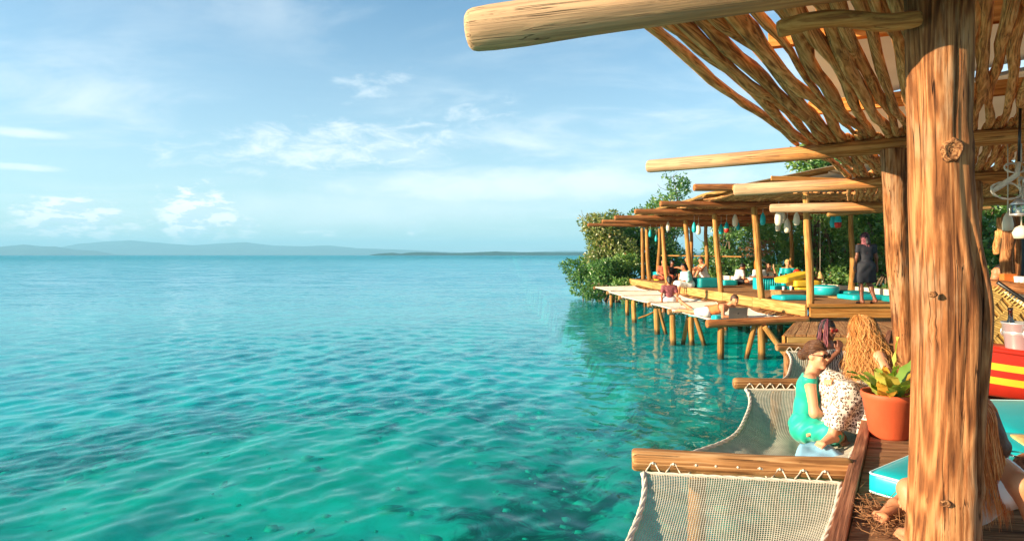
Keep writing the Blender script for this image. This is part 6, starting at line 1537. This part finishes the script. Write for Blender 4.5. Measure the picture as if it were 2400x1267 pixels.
for a in LF:
    V, Fc, tn = leaf_blade(a[0], (a[1][0] * 0.7, a[1][1] * 0.7, a[1][2] + 0.15), a[2] * 1.18, a[3] * 1.12, a[4], min(1, a[5] + 0.16)); me = mesh_from('leaf', V, Fc, M['pot_leaf']); set_tone(me, tn); put('leaf', me, t)
    V, Fc = tube(np.array([(a[0][0] * 0.6, a[0][1] * 0.6, 0.285), a[0]]), 0.006, 5); ob('stem', V, Fc, M['leaf_dry'], t)
# pale blue cloth on the net and dry fibre on the planks
V, Fc = cloth_sheet([(2.18, 4.98, 0.775), (2.62, 4.98, 0.80), (2.66, 5.40, 0.80), (2.44, 5.42, 0.79)], n=8, sag=0.01, th=0.012, seed=3); c = V.mean(0)
o = ob('towel', V - c, Fc, M['blue_cloth'], None, loc=tuple(c)); tag(o, 'pale blue towel on the net at the blond woman\'s feet', 'towel')
parts = []; g = np.random.default_rng(12)
for i in range(420):
    c = np.array([1.93 + 0.10 * g.normal(), 3.50 + 0.16 * g.normal(), ZD + 0.006 + 0.03 * g.random() ** 2]); d = unit([g.normal(), g.normal(), g.normal() * 0.25]); L = g.uniform(0.02, 0.08); q = unit([g.normal(), g.normal(), 0])
    if c[0] < edge_pt(c[1]).x + 0.04: continue
    parts.append(tube(np.array([c - d * L, c + q * 0.02, c + d * L]), 0.0018, 3)); parts[-1][0][:, 2] = np.maximum(parts[-1][0][:, 2], ZD + 0.003)
V, Fc = join(parts); stuff(ob('dry_fibre', V, Fc, M['fibre'])); tag(bpy.data.objects['dry_fibre'], 'tangle of dry brown plant fibre on the near planks', 'plant fibre')

# ------------------------------------------------------------------ red boat table and what stands on it
BX, BY = 3.62, 4.75
t = thing('boat_table', 'red canoe-shaped table with two yellow stripes beside the thick post', 'table', (BX, BY, ZD))
def hull(u, v, inset=0.0):
    """u along the boat 0..1, v across -1..1 at gunwale; slender pointed ends"""
    L = 2.2; w = 0.36 * math.sin(PI * min(max(u, 0.02), 0.98)) ** 0.55; return (-0.45 + u * L, v * w, 0)
nu = 26; rows = [(1.00, 0.66), (0.985, 0.56), (0.965, 0.52), (0.945, 0.49), (0.92, 0.455), (0.885, 0.425), (0.83, 0.38), (0.62, 0.34), (0.0, 0.33)]
fm = [0, 1, 1, 0, 1, 1, 0, 0][:len(rows) - 1]; fm = [0, 1, 0, 1, 0, 0, 0, 0]
rows = [(1.0, 0.65), (0.985, 0.575), (0.968, 0.525), (0.945, 0.475), (0.92, 0.425), (0.86, 0.35), (0.62, 0.33), (0.0, 0.325)]
fm = [0, 1, 0, 1, 0, 0, 0]
V, Fc, fmm = [], [], []
for sgn in (-1, 1):
    o_ = len(V)
    for w_, z_ in rows:
        for i in range(nu):
            x, y, _ = hull(i / (nu - 1), sgn * w_); sheer = 0.10 * (2 * i / (nu - 1) - 1) ** 2; V.append((x, y, z_ + sheer))
    for r_ in range(len(rows) - 1):
        for i in range(nu - 1):
            q = (o_ + r_ * nu + i, o_ + r_ * nu + i + 1, o_ + (r_ + 1) * nu + i + 1, o_ + (r_ + 1) * nu + i); Fc.append(q if sgn > 0 else q[::-1]); fmm.append(fm[r_])
ob('hull', V, Fc, [M['red'], M['stripe']], t, fmat=fmm)
V, Fc = [], []
for i in range(nu):
    x, y, _ = hull(i / (nu - 1), 1.0); z_ = 0.652 + 0.10 * (2 * i / (nu - 1) - 1) ** 2
    V += [(x, -y * 1.03, z_), (x, y * 1.03, z_), (x, -y * 1.03, z_ + 0.03), (x, y * 1.03, z_ + 0.03)]
for i in range(nu - 1):
    a, b = 4 * i, 4 * i + 4
    Fc += [(a + 2, b + 2, b + 3, a + 3), (a, a + 1, b + 1, b), (a, b, b + 2, a + 2), (a + 1, a + 3, b + 3, b + 1)]
ob('top', V, Fc, M['red'], t)
for x in (0.05, 1.2): V, Fc = boxm(0.16, 0.42, 0.325, (x, 0, 0.1625), 0.008); ob('block', V, Fc, M['kerb'], t, smooth=False)
zt = ZD + 0.69
t = thing('ice_bucket', 'steel ice bucket with ring handle on the red boat table', 'bucket', (3.74, 4.72, zt))
V, Fc = lathe([(0.0005, 0), (0.075, 0), (0.08, 0.01), (0.105, 0.20), (0.112, 0.205), (0.112, 0.215), (0.102, 0.212), (0.076, 0.015), (0.0005, 0.012)], 30, False); ob('body', V, Fc, M['steel'], t)
V, Fc = lathe([(0.0945, 0.12), (0.0975, 0.125), (0.099, 0.14), (0.0975, 0.15)], 30, False); ob('band', V, Fc, M['steel'], t)
for s_ in (-1, 1): V, Fc = tube(np.array([(s_ * 0.03 * 0 - 0.03 + 0.022 * math.cos(a), -0.106, 0.135 + 0.03 * math.sin(a)) for a in np.linspace(0, 2 * PI, 18)]) * np.array([1, s_, 1]), 0.006, 6); ob('ring_handle', V, Fc, M['steel'], t)
o = ob('bottle', *lathe([(0.0005, 0), (0.034, 0), (0.036, 0.01), (0.036, 0.17), (0.015, 0.23), (0.0145, 0.29), (0.017, 0.292), (0.017, 0.305), (0.0005, 0.306)], 20), M['glass_dark'], None, loc=(3.70, 4.74, zt + 0.016)); o.rotation_euler = (0.06, -0.08, 0); tag(o, 'brown bottle standing in the steel ice bucket', 'bottle')
o = ob('plate', *lathe([(0.0005, 0), (0.06, 0), (0.075, 0.012), (0.088, 0.025), (0.084, 0.026), (0.06, 0.012), (0.0005, 0.008)], 28, False), M['black_obj'], None, loc=(3.50, 4.62, zt - 0.005)); tag(o, 'dark saucer on the red boat table', 'plate')
o = ob('tray', *boxm(0.36, 0.26, 0.008, (0, 0, 0.004), 0.003), M['black_obj'], None, smooth=False, loc=(3.74, 4.68, zt - 0.0085)); tag(o, 'black tray under the steel ice bucket', 'tray')
# ------------------------------------------------------------------ woven palm backrest
t = thing('palm_backrest', 'woven palm leaf backrest leaning behind the red boat table', 'backrest', (4.40, 5.75, 1.49)); t.rotation_euler = (R(12), R(38), R(-10))
V, Fc = boxm(0.92, 0.02, 0.86, (0, 0.014, 0), 0.004); ob('backing', V, Fc, M['palm'], t, smooth=False)
sw = 0.0205
mesh_s = mesh_from('strip', *boxm(0.110, 0.012, sw * 0.86, (0, 0, 0), 0.003), M['palm_pale'], smooth=False); mesh_v = mesh_from('strip', *boxm(sw * 0.86, 0.010, 0.115, (0, 0, 0), 0.003), M['palm'], smooth=False)
for i in range(-20, 21):
    for j in range(-4, 5):
        if (i + 2 * j) % 3 == 0 and j % 2: continue
        x, z = j * 0.10, i * sw
        put('strip', mesh_s, t, mat4=Matrix.Translation((x, -0.004, z)) @ Matrix.Rotation(R(14 if j % 2 else -14), 4, 'Y') @ Matrix.Rotation(R(6 * random.uniform(-1, 1)), 4, 'Z'))
rib = mesh_from('rib', *tube(np.array([(0, 0, -0.035), (0, -0.006, 0), (0, 0, 0.035)]), 0.006, 5), M['palm_pale'])
for i in range(30): put('rib', rib, t, mat4=Matrix.Translation((-0.44 + i * 0.030, -0.012, 0.43)))
V, Fc = tube(np.array([(-0.47, -0.012, 0.47), (0, -0.014, 0.475), (0.47, -0.012, 0.47)]), 0.017, 8); ob('top_rail', V, Fc, M['black_obj'], t)
V, Fc = tube(np.array([(0.43, 0.03, 0.3), (0.55, 0.45, -0.75)]), 0.018, 8); ob('prop', V, Fc, M['pole'], t)
# ------------------------------------------------------------------ bowl and patterned glass at the right edge
o = ob('bowl', *lathe([(0.0005, 0), (0.05, 0), (0.06, 0.012), (0.10, 0.05), (0.115, 0.085), (0.108, 0.087), (0.09, 0.05), (0.05, 0.02), (0.0005, 0.016)], 32, False), M['kerb'], None, loc=(2.76, 3.42, ZD + 0.23)); o.rotation_euler = (R(62), R(10), R(-25)); o.scale = (0.85, 0.85, 0.85); tag(o, 'dark wooden bowl tilted behind the cut glass jar', 'bowl')
t = thing('glass_jar', 'cut glass jar on the crate beside the auburn-haired woman', 'jar', (2.77, 3.52, ZD + 0.145))
pr = [(0.0005, 0), (0.05, 0), (0.062, 0.02), (0.07, 0.07), (0.062, 0.12), (0.05, 0.15), (0.055, 0.165), (0.052, 0.166), (0.046, 0.15), (0.058, 0.12), (0.064, 0.07), (0.056, 0.025), (0.0005, 0.008)]
V, Fc = lathe(pr, 36, False); an = np.arctan2(V[:, 1], V[:, 0]); V[:, :2] *= (1 + 0.03 * np.sin(9 * an + V[:, 2] * 60))[:, None]; ob('body', V, Fc, M['glass'], t)
t = thing('crate', 'low painted crate with a red lid line beside the auburn-haired woman', 'crate', (2.90, 3.64, ZD)); t.scale = (0.8, 0.8, 0.47)
for z_ in (0.05, 0.15): 
    V, Fc = boxm(0.40, 0.02, 0.085, (0, -0.15, z_), 0.004); ob('slat', V, Fc, M['orange_timber'], t, smooth=False); V, Fc = boxm(0.40, 0.02, 0.085, (0, 0.15, z_), 0.004); ob('slat', V, Fc, M['orange_timber'], t, smooth=False)
for x in (-0.20, 0.20): V, Fc = boxm(0.02, 0.32, 0.20, (x, 0, 0.10), 0.004); ob('end_panel', V, Fc, M['orange_timber'], t, smooth=False)
V, Fc = boxm(0.44, 0.36, 0.03, (0, 0, 0.215), 0.006); ob('lid', V, Fc, M['red'], t, smooth=False)
V, Fc = boxm(0.30, 0.26, 0.068, (0, 0, 0.265), 0.01); ob('lid_board', V, Fc, M['palm'], t, smooth=False)
# ------------------------------------------------------------------ bar hut at the right edge
hut = thing('bar_hut', 'rough log bar hut with orange window frame and counter', 'hut', (7.4, 9.0, ZD))
log('post', W(2362, 652, 8.6), W(2362, 500, 8.6), 0.075, 0.07, M['post'], hut, sides=12)
log('post', W(2380, 700, 9.2), W(2378, 500, 9.2), 0.07, 0.065, M['post'], hut, sides=12)
a, b = W(2384, 660, 9.25), W(2384, 528, 9.25)
timber('window_frame', a, b, 0.09, 0.14, M['orange_timber'], hut)
timber('window_frame', W(2384, 535, 9.24), W(2470, 532, 9.24), 0.09, 0.14, M['orange_timber'], hut)
timber('window_frame', W(2384, 655, 9.24), W(2470, 657, 9.24), 0.09, 0.12, M['orange_timber'], hut)
timber('dark_backdrop', W(2390, 595, 9.45), W(2480, 596, 9.45), 0.05, 0.8, M['black_obj'], hut)  # black sheet added behind the window; its colour stands for the shaded interior
log('counter', W(2318, 668, 8.3), W(2520, 690, 7.6), 0.07, 0.07, M['post'], hut, sides=12)
timber('counter_top', W(2322, 661, 8.42), W(2520, 672, 7.9), 0.30, 0.03, M['plank_warm'], hut)
timber('front_wall', W(2330, 735, 8.5), W(2520, 745, 8.1), 0.06, 0.72, M['cream'], hut)
for i, (px, top) in enumerate(((2338, 540), (2345, 510))): log('hanging_bundle', W(px, top + 55, 9.0), W(px, top, 9.0), 0.05, 0.04, M['stick'], hut, sides=9)
cz = W(2366, 660, 8.42)
t = thing('orange_box', 'orange box on the log counter of the bar hut', 'box', tuple(W(2362, 667, 8.36)), R(-8)); V, Fc = boxm(0.15, 0.11, 0.125, (0, 0, 0.0625), 0.008); ob('body', V, Fc, M['orange'], t, smooth=False); V, Fc = boxm(0.156, 0.116, 0.02, (0, 0, 0.132), 0.004); ob('lid', V, Fc, M['orange'], t, smooth=False)
for i, px in enumerate((2384, 2394, 2404)):
    t = thing('cup', 'white cup standing on the bar hut counter', 'cup', tuple(W(px, 667 + i, 8.30 - 0.02 * i)), 0, 'white cups on the counter'); V, Fc = lathe([(0.0005, 0), (0.034, 0), (0.045, 0.11), (0.042, 0.11), (0.03, 0.008), (0.0005, 0.008)], 16, False); ob('body', V, Fc, M['white'], t)
    V, Fc = tube(np.array([(0.04 + 0.022 * math.sin(a), 0, 0.055 + 0.03 * math.cos(a)) for a in np.linspace(0.2, PI - 0.2, 8)]), 0.006, 6); ob('handle', V, Fc, M['white'], t)
# person lounging and a folding chair behind the post
figure('person reclining in dark clothes behind the thick post by the bar hut', (7.55, 10.4, ZD + 0.45), R(70), M['skin_sun'], seated(lean=-0.5, style='knees', arms='lap'), [('shirt', M['black']), ('trousers', M['black'])], M['hair_dark'], 0.018)
t = thing('folding_chair', 'metal framed folding chair in front of the bar hut', 'chair', (7.55, 10.4, ZD), R(70))
for s_ in (-0.24, 0.24):
    V, Fc = tube(np.array([(s_, 0.3, 0), (s_, -0.1, 0.44), (s_, -0.36, 0.95)]), 0.014, 8); ob('frame', V, Fc, M['steel'], t); V, Fc = tube(np.array([(s_, -0.28, 0), (s_, 0.28, 0.44)]), 0.014, 8); ob('leg', V, Fc, M['steel'], t)
V, Fc = boxm(0.46, 0.46, 0.03, (0, 0.08, 0.425), 0.01); ob('seat', V, Fc, M['black'], t, smooth=False)
V, Fc = boxm(0.46, 0.03, 0.40, (0, 0, 0), 0.01); ob('backrest', V, Fc, M['black'], t, smooth=False, mat4=Matrix.Translation((0, -0.28, 0.72)) @ Matrix.Rotation(R(26), 4, 'X'))
# ------------------------------------------------------------------ driftwood chandelier with its lantern
p = W(2388, 428, 5.3); t = thing('chandelier', 'driftwood and rope chandelier hanging at the bar end of the near pergola', 'chandelier', tuple(p))
t.scale = (1.3, 1.3, 1.2)
V, Fc = tube(np.array([(0, 0, 0.14), (0.01, 0, 0.55)]), 0.008, 6); ob('hook', V, Fc, M['black_obj'], t)
g = np.random.default_rng(4)
for i, pts in enumerate((((-0.17, 0, -0.06), (-0.10, 0.02, -0.02), (-0.03, -0.02, 0.05), (0.0, 0, 0.14)), ((0.0, 0, 0.14), (0.03, 0.03, 0.07), (0.05, 0.05, -0.02)), ((0.01, -0.03, 0.02), (0.07, -0.02, -0.04), (0.13, -0.01, -0.10)), ((0.02, 0.05, 0.13), (0.10, 0.1, 0.06), (0.16, 0.12, 0.0)))):
    V, Fc = tube(np.array(pts), [0.014, 0.019, 0.017, 0.012][:len(pts)], 9); ob('driftwood', V, Fc, M['stick'] if i % 2 else M['rope'], t)
for i, (cx, cz_, rx, rz_) in enumerate(((-0.08, -0.055, 0.095, 0.06), (0.03, -0.05, 0.022, 0.09), (0.06, -0.06, 0.03, 0.085), (0.12, -0.05, 0.07, 0.07), (-0.03, 0.10, 0.06, 0.035))):
    V, Fc = twisted(np.array([(cx + rx * math.cos(a), 0.02 * math.sin(a), cz_ + rz_ * math.sin(a)) for a in np.linspace(0.1, 2 * PI * (0.62 if i == 0 else 1) + (0.1 if i else 2.9), 30)]), 0.007, 2, 0.03, 5); ob('rope_loop', V, Fc, M['rope'], t)
p = W(2388, 490, 5.3); t = thing('lantern', 'steel and glass lantern hanging under the driftwood chandelier', 'lantern', tuple(p))
V, Fc = lathe([(0.0005, -0.055), (0.06, -0.055), (0.066, -0.05), (0.066, -0.04), (0.05, -0.035)], 20, False); ob('base', V, Fc, M['steel'], t)
V, Fc = lathe([(0.05, -0.036), (0.056, 0), (0.05, 0.035)], 20, False); ob('glass', V, Fc, M['glass'], t)
V, Fc = lathe([(0.058, 0.034), (0.064, 0.04), (0.03, 0.075), (0.012, 0.09), (0.0005, 0.092)], 20, False); ob('cap', V, Fc, M['steel'], t)
for a in np.linspace(0, 2 * PI, 6)[:-1]: V, Fc = tube(np.array([(0.06 * math.cos(a), 0.06 * math.sin(a), -0.045), (0.06 * math.cos(a), 0.06 * math.sin(a), 0.04)]), 0.004, 5); ob('bar', V, Fc, M['steel'], t)
V, Fc = lathe([(0.0005, -0.034), (0.018, -0.034), (0.018, 0.01), (0.0005, 0.012)], 12); ob('candle', V, Fc, M['white'], t)
V, Fc = tube(np.array([(0, 0, 0.09), (0.0, 0, 0.15)]), 0.004, 5); ob('cord', V, Fc, M['black_obj'], t)
t = thing('hanging_float', 'long cream float hanging before the bar hut posts', 'float', tuple(W(2362, 520, 7.0))); V, Fc = lathe([(0.0005, -0.10), (0.05, -0.09), (0.052, -0.02), (0.04, 0.05), (0.015, 0.10), (0.0005, 0.11)], 16); ob('body', V, Fc, M['cream'], t); V, Fc = tube(np.array([(0, 0, 0.1), (0.0, 0, 0.85)]), 0.006, 5); ob('cord', V, Fc, M['rope'], t)
t = thing('hanging_float', 'short wide cream float hanging beside the lantern', 'float', tuple(W(2394, 545, 6.2))); V, Fc = lathe([(0.0005, -0.06), (0.06, -0.055), (0.075, 0.0), (0.05, 0.05), (0.012, 0.07), (0.0005, 0.075)], 16); ob('body', V, Fc, M['cream'], t); V, Fc = tube(np.array([(0, 0, 0.07), (0.0, 0, 0.9)]), 0.006, 5); ob('cord', V, Fc, M['rope'], t)
